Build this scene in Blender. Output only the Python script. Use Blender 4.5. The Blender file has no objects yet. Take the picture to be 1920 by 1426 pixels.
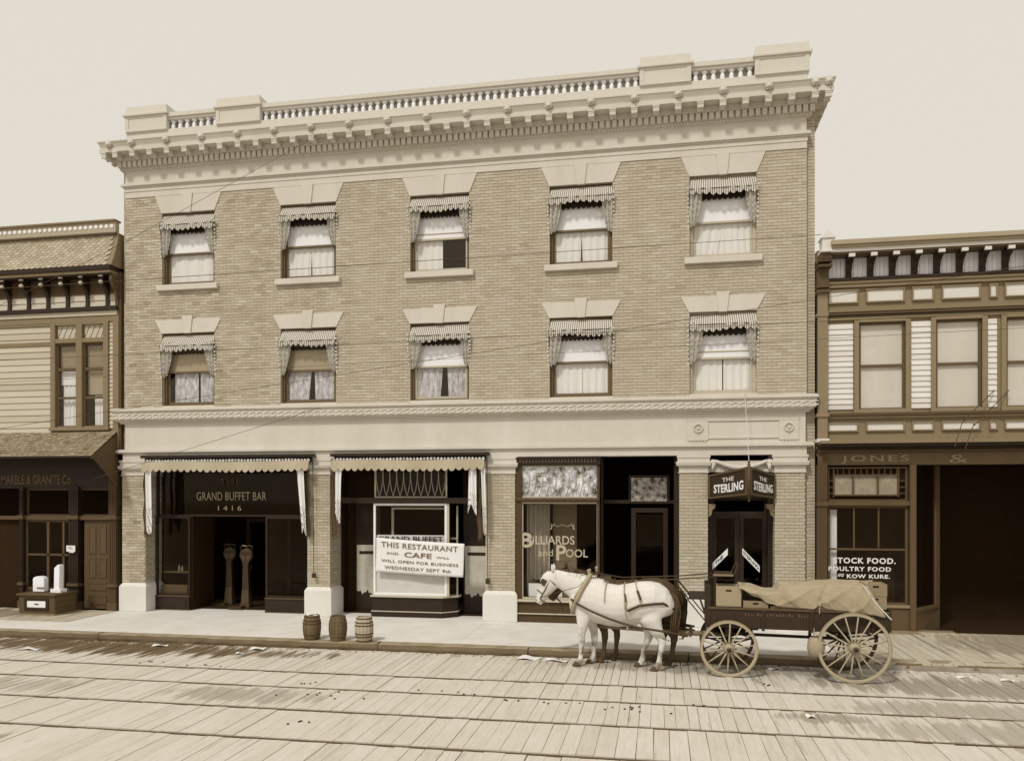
import bpy, bmesh, math, random
from mathutils import Vector, Matrix, Euler
R = random.Random(7)
S = bpy.context.scene
C = S.collection
# ---------------------------------------------------------------- camera, sky, sun, exposure
TH = math.atan(1500 / 8185)
cam = bpy.data.cameras.new('camera')
cam.sensor_width = 36; cam.lens = 28.125; cam.shift_y = 0.1125
cam.clip_start = .1; cam.clip_end = 2000
co = bpy.data.objects.new('camera', cam); C.objects.link(co)
co.location = (0, -19.06, 3.05); co.rotation_euler = (math.radians(90), 0, TH)
S.camera = co
SUN_EL, SUN_AZ = 50, -24            # degrees; azimuth measured from the facade normal, negative = from the left
W = bpy.data.worlds.new('World'); S.world = W; W.use_nodes = True
wn = W.node_tree.nodes; wl = W.node_tree.links
bg = wn['Background']; bg.inputs['Strength'].default_value = .1
sky = wn.new('ShaderNodeTexSky'); sky.sky_type = 'NISHITA'; sky.sun_disc = False
sky.sun_elevation = math.radians(SUN_EL); sky.sun_rotation = math.radians(180 + SUN_AZ)
sky.air_density = 1; sky.dust_density = 4
bw = wn.new('ShaderNodeRGBToBW'); wl.new(sky.outputs[0], bw.inputs[0])
mr = wn.new('ShaderNodeMapRange'); mr.inputs['From Min'].default_value = 0; mr.inputs['From Max'].default_value = 25
mr.inputs['To Min'].default_value = 6.6; mr.inputs['To Max'].default_value = 8.0
wl.new(bw.outputs[0], mr.inputs['Value'])
mm = wn.new('ShaderNodeVectorMath'); mm.operation = 'SCALE'; mm.inputs[0].default_value = (1.13, 1.06, .945)
wl.new(mr.outputs[0], mm.inputs['Scale']); wl.new(mm.outputs[0], bg.inputs['Color'])
sd = bpy.data.lights.new('sun', 'SUN'); sd.energy = 2.15; sd.angle = math.radians(7); sd.color = (1, .96, .87)
so = bpy.data.objects.new('sun', sd); C.objects.link(so); so.location = (-8, -20, 25)
d = Vector((math.sin(math.radians(SUN_AZ)) * math.cos(math.radians(SUN_EL)), -math.cos(math.radians(SUN_AZ)) * math.cos(math.radians(SUN_EL)), math.sin(math.radians(SUN_EL))))
so.rotation_euler = d.to_track_quat('Z', 'Y').to_euler()
S.view_settings.view_transform = 'Standard'; S.view_settings.look = 'None'
S.view_settings.exposure = 0; S.view_settings.gamma = 1; S.view_settings.use_curve_mapping = False
S.render.engine = 'CYCLES'

# ---------------------------------------------------------------- materials (a toned monochrome world)
TAB = [(.0, (.0, .0, .0)), (.012, (.021, .0100, .0045)), (.04, (.062, .036, .014)), (.08, (.116, .072, .031)), (.18, (.235, .172, .088)), (.30, (.368, .295, .175)),
       (.45, (.52, .45, .315)), (.60, (.655, .60, .485)), (.75, (.79, .755, .665)), (1, (1, 1, 1))]
def sep(v):
    for (a, ca), (b, cb) in zip(TAB, TAB[1:]):
        if v <= b:
            t = (v - a) / (b - a)
            c = [x + (y - x) * t for x, y in zip(ca, cb)]
            return (c[0], min(c[1] * 1.045, 1), min(c[2] * 1.2, 1), 1)
    return (1, 1, 1, 1)
MATS = {}
def mat(name, v, rough=.85, var=.12, scale=6., stretch=(1, 1, 1), bump=.0, bscale=40., tone=.0, spec=.3, v2=None, blotch=0., metal=0.):
    """v: albedo; var: fine brightness variation; tone: strength of the per-face tone attribute; blotch: broad stains"""
    if name in MATS: return MATS[name]
    m = bpy.data.materials.new(name); m.use_nodes = True
    n = m.node_tree.nodes; l = m.node_tree.links; b = n['Principled BSDF']
    b.inputs['Roughness'].default_value = rough; b.inputs['Specular IOR Level'].default_value = spec
    b.inputs['Metallic'].default_value = metal
    geo = n.new('ShaderNodeNewGeometry')
    mp = n.new('ShaderNodeMapping'); mp.inputs['Scale'].default_value = [scale * s for s in stretch]
    l.new(geo.outputs['Position'], mp.inputs['Vector'])
    nz = n.new('ShaderNodeTexNoise'); nz.inputs['Scale'].default_value = 1; nz.inputs['Detail'].default_value = 6; nz.inputs['Roughness'].default_value = .65
    l.new(mp.outputs[0], nz.inputs['Vector'])
    def math_(op, a, b_, cl=False):
        q = n.new('ShaderNodeMath'); q.operation = op; q.use_clamp = cl
        for i, x in enumerate((a, b_)):
            if hasattr(x, 'links'): l.new(x, q.inputs[i])
            else: q.inputs[i].default_value = x
        return q.outputs[0]
    f = math_('MULTIPLY', math_('SUBTRACT', nz.outputs[0], .5), var * 5)
    if tone:
        at = n.new('ShaderNodeAttribute'); at.attribute_name = 'tone'
        f = math_('ADD', f, math_('MULTIPLY', at.outputs['Fac'], tone))
    if blotch:
        n2 = n.new('ShaderNodeTexNoise'); n2.inputs['Scale'].default_value = .7; n2.inputs['Detail'].default_value = 5
        mpb = n.new('ShaderNodeMapping'); mpb.inputs['Scale'].default_value = (2.2, 2.2, .55); l.new(geo.outputs['Position'], mpb.inputs['Vector']); l.new(mpb.outputs[0], n2.inputs['Vector'])
        f = math_('ADD', f, math_('MULTIPLY', math_('SUBTRACT', n2.outputs[0], .5), blotch * 4))
    g = math_('ADD', math_('MULTIPLY', f, .5), .5, True)
    mx = n.new('ShaderNodeMixRGB'); l.new(g, mx.inputs[0])
    lo, hi = (v * .45, min(v * 1.5, .86)) if v2 is None else (v, v2)
    if v2 is None:
        # three-point ramp centred on v
        rp = n.new('ShaderNodeValToRGB'); e = rp.color_ramp.elements
        e[0].position = 0; e[0].color = sep(lo); e[1].position = 1; e[1].color = sep(hi)
        k = e.new(.5); k.color = sep(v)
        l.new(g, rp.inputs[0]); l.new(rp.outputs[0], b.inputs['Base Color'])
    else:
        mx.inputs[1].default_value = sep(lo); mx.inputs[2].default_value = sep(hi)
        l.new(mx.outputs[0], b.inputs['Base Color'])
    if bump:
        n3 = n.new('ShaderNodeTexNoise'); n3.inputs['Scale'].default_value = bscale; n3.inputs['Detail'].default_value = 4
        mp2 = n.new('ShaderNodeMapping'); mp2.inputs['Scale'].default_value = stretch
        l.new(geo.outputs['Position'], mp2.inputs['Vector']); l.new(mp2.outputs[0], n3.inputs['Vector'])
        bp = n.new('ShaderNodeBump'); bp.inputs['Strength'].default_value = bump; bp.inputs['Distance'].default_value = .01
        l.new(n3.outputs[0], bp.inputs['Height']); l.new(bp.outputs[0], b.inputs['Normal'])
    m['_math'] = 0
    MATS[name] = m
    return m
M_BRICK = mat('brick', .395, tone=.21, var=.05, scale=30, bump=.2, blotch=.13)
M_MORTAR = mat('mortar', .37, var=.08)
M_STONE = mat('cream_stone', .535, var=.05, scale=5, bump=.15, blotch=.12)
M_STONE2 = mat('balustrade_stone', .55, var=.05, scale=8)
M_BASE = mat('pale_base_stone', .62, var=.05, scale=9, bump=.3, blotch=.05)
M_DARKWOOD = mat('dark_painted_wood', .015, var=.15, rough=.5)
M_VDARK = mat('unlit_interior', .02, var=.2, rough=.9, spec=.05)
M_BROWN = mat('brown_painted_wood', .065, var=.12, rough=.6, scale=12)
M_DIMWOOD = mat('dim_varnished_wood', .07, var=.12, rough=.55, scale=12)
M_CORNR = mat('pale_grey_cornice_paint', .30, var=.06, blotch=.06)
M_SIGNW = mat('worn_white_lettering', .70, var=.22, scale=24)
M_MIDWOOD = mat('mid_painted_wood', .175, var=.08, rough=.7, scale=8, blotch=.05)
M_TRIMR = mat('grey_painted_trim', .19, var=.05, rough=.7, blotch=.06)
M_CLAP = mat('cream_clapboard', .45, var=.05, tone=.25, scale=6, stretch=(.3, 1, 3), blotch=.05)
M_CLAPR = mat('white_clapboard', .62, var=.04, tone=.2, scale=6, stretch=(.3, 1, 3))
M_SHING = mat('wooden_shingle', .35, var=.06, tone=.35, scale=14)
M_SHINGD = mat('weathered_shingle', .24, var=.1, tone=.45, scale=14)
M_FRAME = mat('window_frame_brown', .085, var=.1, rough=.6)
M_SASH = mat('sash_brown', .12, var=.1, rough=.6)
M_SASHL = mat('sash_light', .42, var=.05, rough=.6)
M_BLIND = mat('white_roller_blind', .82, var=.02, scale=2)
M_BLINDG = mat('grey_roller_blind', .30, var=.03, scale=2)
M_LACE = mat('white_lace', .70, var=.16, scale=26, stretch=(1, 1, .6))
M_STRIPE = mat('striped_canvas', .035, v2=.56, tone=1.0, var=.03)
M_AWN = mat('shop_awning_canvas', .34, tone=.5, var=.05, scale=9)
M_WHITECLOTH = mat('white_awning_cloth', .12, v2=.74, tone=1.0, var=.03)
M_WHITE = mat('white_paint', .74, var=.03)
M_BANNER = mat('banner_cloth', .72, var=.035, scale=4)
M_BLACK = mat('black_paint', .02, var=.05, rough=.5)
M_INK = mat('sign_ink', .14, var=.3, scale=22)
M_GOLD = mat('gilded_lettering', .38, var=.1, rough=.5)
M_DIM = mat('faded_lettering', .22, var=.2, scale=20)
M_CEM = mat('cement_pavement', .61, var=.09, scale=3, bump=.3, blotch=.16)
M_LITTER = mat('paper', .72, var=.05)
M_DUNG = mat('dung', .05, var=.2)
M_STEEL = mat('rail_steel', .10, var=.1, rough=.45, scale=20, stretch=(.2, 1, 1))
M_GROOVE = mat('dark_groove', .02, var=.1)
M_BED = mat('dirt_between_planks', .08, v2=.55, var=.55, scale=1.6)
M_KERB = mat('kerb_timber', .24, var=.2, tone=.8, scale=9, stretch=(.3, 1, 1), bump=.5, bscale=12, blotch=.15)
M_WHEEL = mat('pale_wheel_paint', .32, var=.1, scale=20, rough=.6)
M_IRON = mat('black_iron', .03, var=.1, rough=.5)
M_TYRE = mat('worn_iron_tyre', .24, var=.12, rough=.5, scale=30)
M_WAGON = mat('dark_wagon_paint', .022, var=.15, rough=.6, scale=14)
M_CRATE = mat('crate_wood', .27, var=.12, scale=10, stretch=(1, 1, 5), bump=.2)
M_CRATE2 = mat('worn_crate_wood', .20, var=.14, scale=10, stretch=(1, 1, 5), bump=.2)
M_TARP = mat('canvas_tarpaulin', .29, var=.10, scale=7, bump=.7, bscale=14, blotch=.14)
M_LEATHER = mat('dark_leather', .045, var=.15, rough=.5)
M_BLEACH = mat('pale_leather', .30, var=.15, rough=.6)
M_MARBLE = mat('white_marble', .80, var=.02, rough=.5)
M_WIRE = mat('wire', .05, var=.05)
M_LCORD = mat('pale_cord', .55, var=.05)
M_HOOF = mat('hoof', .06, var=.1)
M_HAIRD = mat('dark_hair', .035, var=.15, scale=40, stretch=(1, 1, .2))
M_HAIRW = mat('pale_hair', .58, var=.08, scale=40)
M_STOREPOST = mat('storefront_paint', .05, var=.1, scale=10, stretch=(1, 1, .3))
M_STOREPOST2 = mat('right_storefront_paint', .075, var=.1, scale=10, stretch=(1, 1, .3), blotch=.1)
M_BARW = mat('dark_barrel_wood', .10, var=.25, scale=12, stretch=(1, 1, .3), tone=.4, blotch=.2)
M_BARL = mat('pale_barrel_wood', .36, var=.14, scale=14, stretch=(1, 1, .3), tone=.3)
M_HOOP = mat('barrel_hoop', .05, var=.15)
M_CAST = mat('scale_casting', .028, var=.12, rough=.35, metal=.0)
M_DIAL = mat('scale_dial', .055, var=.08)
M_GLASSREFL = mat('leaded_glass_reflection', .04, v2=.82, var=1.3, scale=7, rough=.3)  # bright patches are sky reflections painted into the pane colour
M_MOTTLE2 = mat('mottled_dark_glass', .02, v2=.55, var=1.3, scale=9, rough=.3)

def plank_mat(name, v, stains):
    m = mat(name, v, var=.15, tone=.12, scale=5, stretch=(5, .4, 1), bump=.5, bscale=30, blotch=.07)
    n = m.node_tree.nodes; l = m.node_tree.links; b = n['Principled BSDF']
    src = b.inputs['Base Color'].links[0].from_socket
    geo = n.new('ShaderNodeNewGeometry')
    sx = n.new('ShaderNodeSeparateXYZ'); l.new(geo.outputs['Position'], sx.inputs[0])
    def node(op, a, c_, cl=False):
        q = n.new('ShaderNodeMath'); q.operation = op; q.use_clamp = cl
        for i, x in enumerate((a, c_)):
            if hasattr(x, 'links'): l.new(x, q.inputs[i])
            else: q.inputs[i].default_value = x
        return q.outputs[0]
    mp = n.new('ShaderNodeMapping'); mp.inputs['Scale'].default_value = (6.5, .6, 1); mp.inputs['Rotation'].default_value = (0, 0, .05)
    l.new(geo.outputs['Position'], mp.inputs['Vector'])
    nz = n.new('ShaderNodeTexNoise'); nz.inputs['Scale'].default_value = 1; nz.inputs['Detail'].default_value = 7; nz.inputs['Roughness'].default_value = .7
    l.new(mp.outputs[0], nz.inputs['Vector'])
    tot = 0.
    for (cx, cy, rx, ry, k) in stains:
        dx = node('MULTIPLY', node('SUBTRACT', sx.outputs[0], cx), 1 / rx); dy = node('MULTIPLY', node('SUBTRACT', sx.outputs[1], cy), 1 / ry)
        r2 = node('ADD', node('MULTIPLY', dx, dx), node('MULTIPLY', dy, dy))
        q = node('MULTIPLY', node('ADD', node('SUBTRACT', 1.0, r2), node('MULTIPLY', node('SUBTRACT', nz.outputs[0], .5), 6)), 2.2, True)
        tot = node('MAXIMUM', tot, node('MULTIPLY', q, k))
    # small scattered specks of trodden dirt
    n4 = n.new('ShaderNodeTexNoise'); n4.inputs['Scale'].default_value = 3.2; n4.inputs['Detail'].default_value = 9; n4.inputs['Roughness'].default_value = .8
    mp4 = n.new('ShaderNodeMapping'); mp4.inputs['Scale'].default_value = (1.6, .6, 1); l.new(geo.outputs['Position'], mp4.inputs['Vector']); l.new(mp4.outputs[0], n4.inputs['Vector'])
    sp = node('MULTIPLY', node('SUBTRACT', n4.outputs[0], .60), 5, True)
    tot = node('MAXIMUM', tot, node('MULTIPLY', sp, .5))
    # smears running along the boards, in patches
    n5 = n.new('ShaderNodeTexNoise'); n5.inputs['Scale'].default_value = 1; n5.inputs['Detail'].default_value = 6; n5.inputs['Roughness'].default_value = .75
    mp5 = n.new('ShaderNodeMapping'); mp5.inputs['Scale'].default_value = (11, .9, 1); l.new(geo.outputs['Position'], mp5.inputs['Vector']); l.new(mp5.outputs[0], n5.inputs['Vector'])
    n6 = n.new('ShaderNodeTexNoise'); n6.inputs['Scale'].default_value = .55; n6.inputs['Detail'].default_value = 3; l.new(geo.outputs['Position'], n6.inputs['Vector'])
    st = node('MULTIPLY', node('MULTIPLY', node('SUBTRACT', n5.outputs[0], .55), 5, True), node('MULTIPLY', node('SUBTRACT', n6.outputs[0], .42), 6, True))
    tot = node('MAXIMUM', tot, node('MULTIPLY', st, .55))
    mx = n.new('ShaderNodeMixRGB'); l.new(tot, mx.inputs[0]); l.new(src, mx.inputs[1]); mx.inputs[2].default_value = sep(.10)
    l.new(mx.outputs[0], b.inputs['Base Color'])
    return m
M_PLANK = plank_mat('street_plank', .51, [(-12.0, -3.9, 4.4, .85, 1.0), (-9.5, -4.0, 3.2, .45, .85), (-12.6, -7.2, 3.5, .6, .35), (-6.6, -7.2, 1.4, .5, .4), (-10.2, -10.0, 1.8, .5, .6), (5.2, -4.6, 3.2, .7, .55), (4.5, -6.2, 2.0, .5, .4), (2.4, -6.95, .7, .3, .5), (4.3, -7.4, 2.0, .5, .35), (6.2, -8.5, 2.2, 2.5, .4), (1.0, -3.9, 3.5, .45, .45)])  # last entry darkens the gutter planks below the horses and wagon
M_WALK = plank_mat('pavement_plank', .42, [(8.0, -1.2, 2.6, 1.6, .5), (-17.5, -1.0, 2.4, .8, .6)])
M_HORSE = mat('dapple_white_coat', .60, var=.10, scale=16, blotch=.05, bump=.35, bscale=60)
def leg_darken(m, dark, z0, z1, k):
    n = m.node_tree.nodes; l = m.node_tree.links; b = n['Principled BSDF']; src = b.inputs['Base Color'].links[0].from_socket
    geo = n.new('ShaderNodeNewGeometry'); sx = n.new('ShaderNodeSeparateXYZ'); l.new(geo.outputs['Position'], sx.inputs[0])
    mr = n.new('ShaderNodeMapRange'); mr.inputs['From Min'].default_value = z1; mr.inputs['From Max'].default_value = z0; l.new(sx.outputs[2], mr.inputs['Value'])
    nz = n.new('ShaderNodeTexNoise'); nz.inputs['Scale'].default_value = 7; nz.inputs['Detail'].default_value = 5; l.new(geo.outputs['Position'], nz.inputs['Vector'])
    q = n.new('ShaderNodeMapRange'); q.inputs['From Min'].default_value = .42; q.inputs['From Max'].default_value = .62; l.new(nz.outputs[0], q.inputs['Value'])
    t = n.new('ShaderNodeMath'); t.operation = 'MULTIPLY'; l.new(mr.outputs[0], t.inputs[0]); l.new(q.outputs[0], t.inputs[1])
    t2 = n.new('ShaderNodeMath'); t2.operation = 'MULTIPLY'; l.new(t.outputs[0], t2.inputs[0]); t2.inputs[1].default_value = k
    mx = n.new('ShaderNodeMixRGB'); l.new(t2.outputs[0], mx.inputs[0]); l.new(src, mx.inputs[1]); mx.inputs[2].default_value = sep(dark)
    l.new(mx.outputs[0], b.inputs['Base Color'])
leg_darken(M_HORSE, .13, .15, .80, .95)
M_BAY = mat('dark_bay_coat', .05, var=.12, scale=7, rough=.6)
def glass_mat(name, f0=.04, tint=.9, col=(1, 1, 1, 1)):
    m = bpy.data.materials.new(name); m.use_nodes = True; n = m.node_tree.nodes; l = m.node_tree.links
    n.remove(n['Principled BSDF']); o = n['Material Output']
    t = n.new('ShaderNodeBsdfTransparent'); t.inputs[0].default_value = (tint, tint, tint, 1)
    g = n.new('ShaderNodeBsdfGlossy'); g.inputs['Roughness'].default_value = .03; g.inputs['Color'].default_value = col
    geo = n.new('ShaderNodeNewGeometry'); dp = n.new('ShaderNodeVectorMath'); dp.operation = 'DOT_PRODUCT'
    l.new(geo.outputs['Incoming'], dp.inputs[0]); l.new(geo.outputs['Normal'], dp.inputs[1])
    def mt(op, a, b_):
        q = n.new('ShaderNodeMath'); q.operation = op
        for i, x in enumerate((a, b_)):
            if hasattr(x, 'links'): l.new(x, q.inputs[i])
            elif x is not None: q.inputs[i].default_value = x
        return q.outputs[0]
    k = mt('POWER', mt('SUBTRACT', 1.0, mt('ABSOLUTE', dp.outputs['Value'], None)), 5.0)
    f = mt('ADD', mt('MULTIPLY', k, 1 - f0), f0)
    x = n.new('ShaderNodeMixShader'); l.new(f, x.inputs[0]); l.new(t.outputs[0], x.inputs[1]); l.new(g.outputs[0], x.inputs[2]); l.new(x.outputs[0], o.inputs[0])
    return m
M_GLASS = glass_mat('shop_glass', .02, .9, (1, .8, .6, 1))
M_GLASSU = glass_mat('window_glass', .06, .98, (1, .85, .68, 1))
for m_ in bpy.data.materials:
    if '_math' in m_: del m_['_math']

# ---------------------------------------------------------------- mesh helpers
ORG = {}
def tag(o, label=None, cat=None, group=None, kind=None):
    if label: o['label'] = label
    if cat: o['category'] = cat
    if group: o['group'] = group
    if kind: o['kind'] = kind
    return o
def thing(name, label, cat, loc=(0, 0, 0), rz=0, group=None):
    o = bpy.data.objects.new(name, None); C.objects.link(o); o.location = loc; o.rotation_euler = (0, 0, rz); o.empty_display_size = .2
    ORG[o.name] = Vector(loc) if rz == 0 else Vector((0, 0, 0))
    return tag(o, label, cat, group)
class MB:
    def __init__(s): s.v = []; s.f = []; s.t = []; s.m = []; s.cur = 0; s.tone = 0.
    def face(s, idx, tone=None): s.f.append(idx); s.t.append(s.tone if tone is None else tone); s.m.append(s.cur)
    def quad(s, a, b, c, d_, tone=None):
        n = len(s.v); s.v += [tuple(a), tuple(b), tuple(c), tuple(d_)]; s.face((n, n + 1, n + 2, n + 3), tone); return s
    def box(s, x0, x1, y0, y1, z0, z1, tone=None, top=None):
        """top: (inset_x, inset_y) shrink of the upper face"""
        n = len(s.v); a, b = top or (0, 0)
        s.v += [(x0, y0, z0), (x1, y0, z0), (x1, y1, z0), (x0, y1, z0), (x0 + a, y0 + b, z1), (x1 - a, y0 + b, z1), (x1 - a, y1 - b, z1), (x0 + a, y1 - b, z1)]
        for q in ((0, 3, 2, 1), (4, 5, 6, 7), (0, 1, 5, 4), (1, 2, 6, 5), (2, 3, 7, 6), (3, 0, 4, 7)): s.face(tuple(n + i for i in q), tone)
        return s
    def prism(s, poly, a0, a1, axis='y', tone=None):
        """poly of 2-D points extruded along axis; axis y: points are (x,z); x: (y,z); z: (x,y)"""
        n = len(s.v); k = len(poly)
        for a in (a0, a1):
            for p, q in poly: s.v.append({'y': (p, a, q), 'x': (a, p, q), 'z': (p, q, a)}[axis])
        s.face(tuple(range(n, n + k))[::-1], tone); s.face(tuple(range(n + k, n + 2 * k)), tone)
        for i in range(k):
            j = (i + 1) % k; s.face((n + i, n + j, n + k + j, n + k + i), tone)
        return s
    def tube(s, pts, r, seg=8, tone=None, flat=1., closed=False, cap=True):
        pts = [Vector(p) for p in pts]; rs = r if isinstance(r, (list, tuple)) else [r] * len(pts)
        n0 = len(s.v); m = len(pts); up0 = Vector((0, 0, 1))
        for i, p in enumerate(pts):
            if closed: tg = pts[(i + 1) % m] - pts[i - 1]
            else: tg = (pts[min(i + 1, m - 1)] - pts[max(i - 1, 0)])
            tg.normalize(); u = tg.cross(up0)
            if u.length < .05: u = tg.cross(Vector((0, 1, 0)))
            u.normalize(); w = u.cross(tg)
            for k in range(seg):
                a = 2 * math.pi * k / seg; s.v.append(tuple(p + u * math.cos(a) * rs[i] * flat + w * math.sin(a) * rs[i]))
        for i in range(m if closed else m - 1):
            for k in range(seg):
                a = n0 + i * seg + k; b = n0 + i * seg + (k + 1) % seg; c = n0 + ((i + 1) % m) * seg + (k + 1) % seg; d_ = n0 + ((i + 1) % m) * seg + k
                s.face((a, b, c, d_), tone)
        if cap and not closed:
            s.face(tuple(n0 + k for k in range(seg))[::-1], tone); s.face(tuple(n0 + (m - 1) * seg + k for k in range(seg)), tone)
        return s
    def lathe(s, prof, c=(0, 0, 0), seg=12, axis='z', tone=None, tones=None):
        n0 = len(s.v); m = len(prof)
        for r, h in prof:
            for k in range(seg):
                a = 2 * math.pi * k / seg; x, y = r * math.cos(a), r * math.sin(a)
                q = {'z': (x, y, h), 'y': (x, h, y), 'x': (h, x, y)}[axis]
                s.v.append((c[0] + q[0], c[1] + q[1], c[2] + q[2]))
        for i in range(m - 1):
            for k in range(seg):
                t_ = tones(i, k) if tones else tone
                s.face((n0 + i * seg + k, n0 + i * seg + (k + 1) % seg, n0 + (i + 1) * seg + (k + 1) % seg, n0 + (i + 1) * seg + k), t_)
        s.face(tuple(n0 + k for k in range(seg))[::-1], tone); s.face(tuple(n0 + (m - 1) * seg + k for k in range(seg)), tone)
        return s
    def grid(s, fn, nu, nv, tone=None):
        n0 = len(s.v)
        for j in range(nv + 1):
            for i in range(nu + 1): s.v.append(tuple(fn(i / nu, j / nv)))
        for j in range(nv):
            for i in range(nu):
                a = n0 + j * (nu + 1) + i
                s.face((a, a + 1, a + nu + 2, a + nu + 1), tone(i, j) if callable(tone) else tone)
        return s
    def mesh(s, name, mats, smooth=False):
        me = bpy.data.meshes.new(name); me.from_pydata(s.v, [], s.f)
        mats = mats if isinstance(mats, (list, tuple)) else [mats]
        for m in mats: me.materials.append(m)
        if len(mats) > 1: me.polygons.foreach_set('material_index', s.m)
        a = me.attributes.new('tone', 'FLOAT', 'FACE'); a.data.foreach_set('value', [t or 0. for t in s.t])
        if smooth: me.polygons.foreach_set('use_smooth', [True] * len(s.f))
        me.update(); return me
    def build(s, name, mats, parent=None, smooth=False, bevel=0, kind=None, solid=0, sub=0):
        o = None
        org = ORG.get(parent.name, Vector((0, 0, 0))) if parent else Vector((0, 0, 0))
        if org.length:
            s.v = [(p[0] - org.x, p[1] - org.y, p[2] - org.z) for p in s.v]
        me = s.mesh(name, mats, smooth)
        o = bpy.data.objects.new(name, me); C.objects.link(o)
        if parent: o.parent = parent; ORG[o.name] = org
        if solid:
            md = o.modifiers.new('s', 'SOLIDIFY'); md.thickness = solid; md.offset = 0
        if sub:
            md = o.modifiers.new('u', 'SUBSURF'); md.levels = md.render_levels = sub
        if bevel:
            md = o.modifiers.new('b', 'BEVEL'); md.width = bevel; md.segments = 2; md.limit_method = 'ANGLE'; md.angle_limit = math.radians(40)
        if kind: o['kind'] = kind
        return o
def inst(name, me, parent, loc, rz=0, sc=None, rot=None):
    """another object sharing a mesh; loc in world coordinates"""
    o = bpy.data.objects.new(name, me); C.objects.link(o)
    org = ORG.get(parent.name, Vector((0, 0, 0))) if parent else Vector((0, 0, 0))
    o.parent = parent; o.location = Vector(loc) - org; o.rotation_euler = rot or (0, 0, rz)
    if sc: o.scale = sc
    if parent: ORG[o.name] = org
    return o
FONT_CACHE = {}
def text(s, x0, x1, z0, z1, y, m, parent=None, name='lettering', off=0.0, rot=None, ext=.004, spacing=1.0, slant=0, serif=0.):
    """lettering fitted in the rectangle x0..x1, z0..z1 on the plane y, facing the street (-y). rot: matrix to use instead"""
    cu = bpy.data.curves.new(name, 'FONT'); cu.body = s; cu.size = 1; cu.extrude = 0; cu.offset = off; cu.space_character = spacing; cu.resolution_u = 3; cu.shear = slant
    to = bpy.data.objects.new('tmp', cu); C.objects.link(to)
    dg = bpy.context.evaluated_depsgraph_get(); me = bpy.data.meshes.new_from_object(to.evaluated_get(dg))
    C.objects.unlink(to); bpy.data.objects.remove(to)
    vs = [v.co.copy() for v in me.vertices]; fs = [tuple(p.vertices) for p in me.polygons]
    ax, bx = min(v.x for v in vs), max(v.x for v in vs); ay, by = min(v.y for v in vs), max(v.y for v in vs)
    mb = MB(); n = len(vs)
    for v in vs: mb.v.append((x0 + (v.x - ax) / (bx - ax) * (x1 - x0), y, z0 + (v.y - ay) / (by - ay) * (z1 - z0)))
    for v in vs: mb.v.append((mb.v[len(mb.v) - n][0], y + ext, mb.v[len(mb.v) - n][2]))
    for f in fs: mb.face(f); 
    ed = {}
    for f in fs:
        for a, b in zip(f, f[1:] + f[:1]): ed[(a, b)] = 1
    for (a, b) in ed:
        if (b, a) not in ed: mb.face((a, n + a, n + b, b))
    if rot is not None: mb.v = [tuple(rot @ Vector(v)) for v in mb.v]
    bpy.data.meshes.remove(me)
    return mb.build(name, m, parent)
def merge_text(items, m, parent, name='lettering', **k): return [text(*it, m, parent, name, **k) for it in items]
# ---------------------------------------------------------------- ground, street, rails, pavements
STZ = -.14
g = MB(); g.box(-300, 300, -300, 300, -.6, -.26); tag(g.build('ground', mat('packed_earth', .25, var=.1, scale=.8, blotch=.1)), kind='structure')
s = MB(); s.box(-60, 60, -40, -3.36, -.24, -.185)
street = tag(s.build('street', M_BED), kind='structure')
RAILS = [-5.49, -6.58, -7.88, -9.27]
strips = [(-5.43, -3.38, .155), (-6.53, -5.56, .26), (-7.82, -6.64, .175), (-9.21, -7.94, .24), (-13.0, -9.33, .24)]
def camd(x, y): return math.hypot(x, y + 19.06)
def inview(x, y, pad=1.):
    X, Y = x, y + 19.06; dd = -math.sin(TH) * X + math.cos(TH) * Y; r = math.cos(TH) * X + math.sin(TH) * Y
    return dd > 1 and abs(r / dd) < .64 + pad / dd
pk = []
for (y0, y1, w) in strips:
    x = -22.
    while x < 14:
        ww = w * R.uniform(.84, 1.16)
        pk.append((x + ww / 2, (y0 + y1) / 2, ww - .003, y1 - y0, y0, y1)); x += ww
pk_in = sorted([p for p in pk if inview(p[0], p[1], .3)], key=lambda p: -(p[2] * p[3]) / camd(p[0], p[1]) ** 2)[:300]
chosen = set(id(p) for p in pk_in)
rest = MB(); cache = {}
for p in pk:
    z1 = STZ + R.uniform(-.006, .006); t_ = R.gauss(0, .45)
    if id(p) in chosen:
        key = (round(p[2], 2), round(p[3], 2), R.randrange(5))
        if key not in cache:
            b = MB(); b.tone = R.gauss(0, .45); b.box(-key[0] / 2, key[0] / 2, -p[3] / 2, p[3] / 2, -.04, 0, top=(.0025, .003)); cache[key] = b.mesh('plank', M_PLANK)
        inst('plank', cache[key], street, (p[0], p[1], z1), rot=(R.uniform(-.002, .002), R.uniform(-.02, .02), R.uniform(-.004, .004)))
    else:
        rest.box(p[0] - p[2] / 2, p[0] + p[2] / 2, p[4], p[5], z1 - .04, z1, tone=t_, top=(.0025, .003))
rest.build('planking', M_PLANK, street, kind='stuff')
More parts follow.
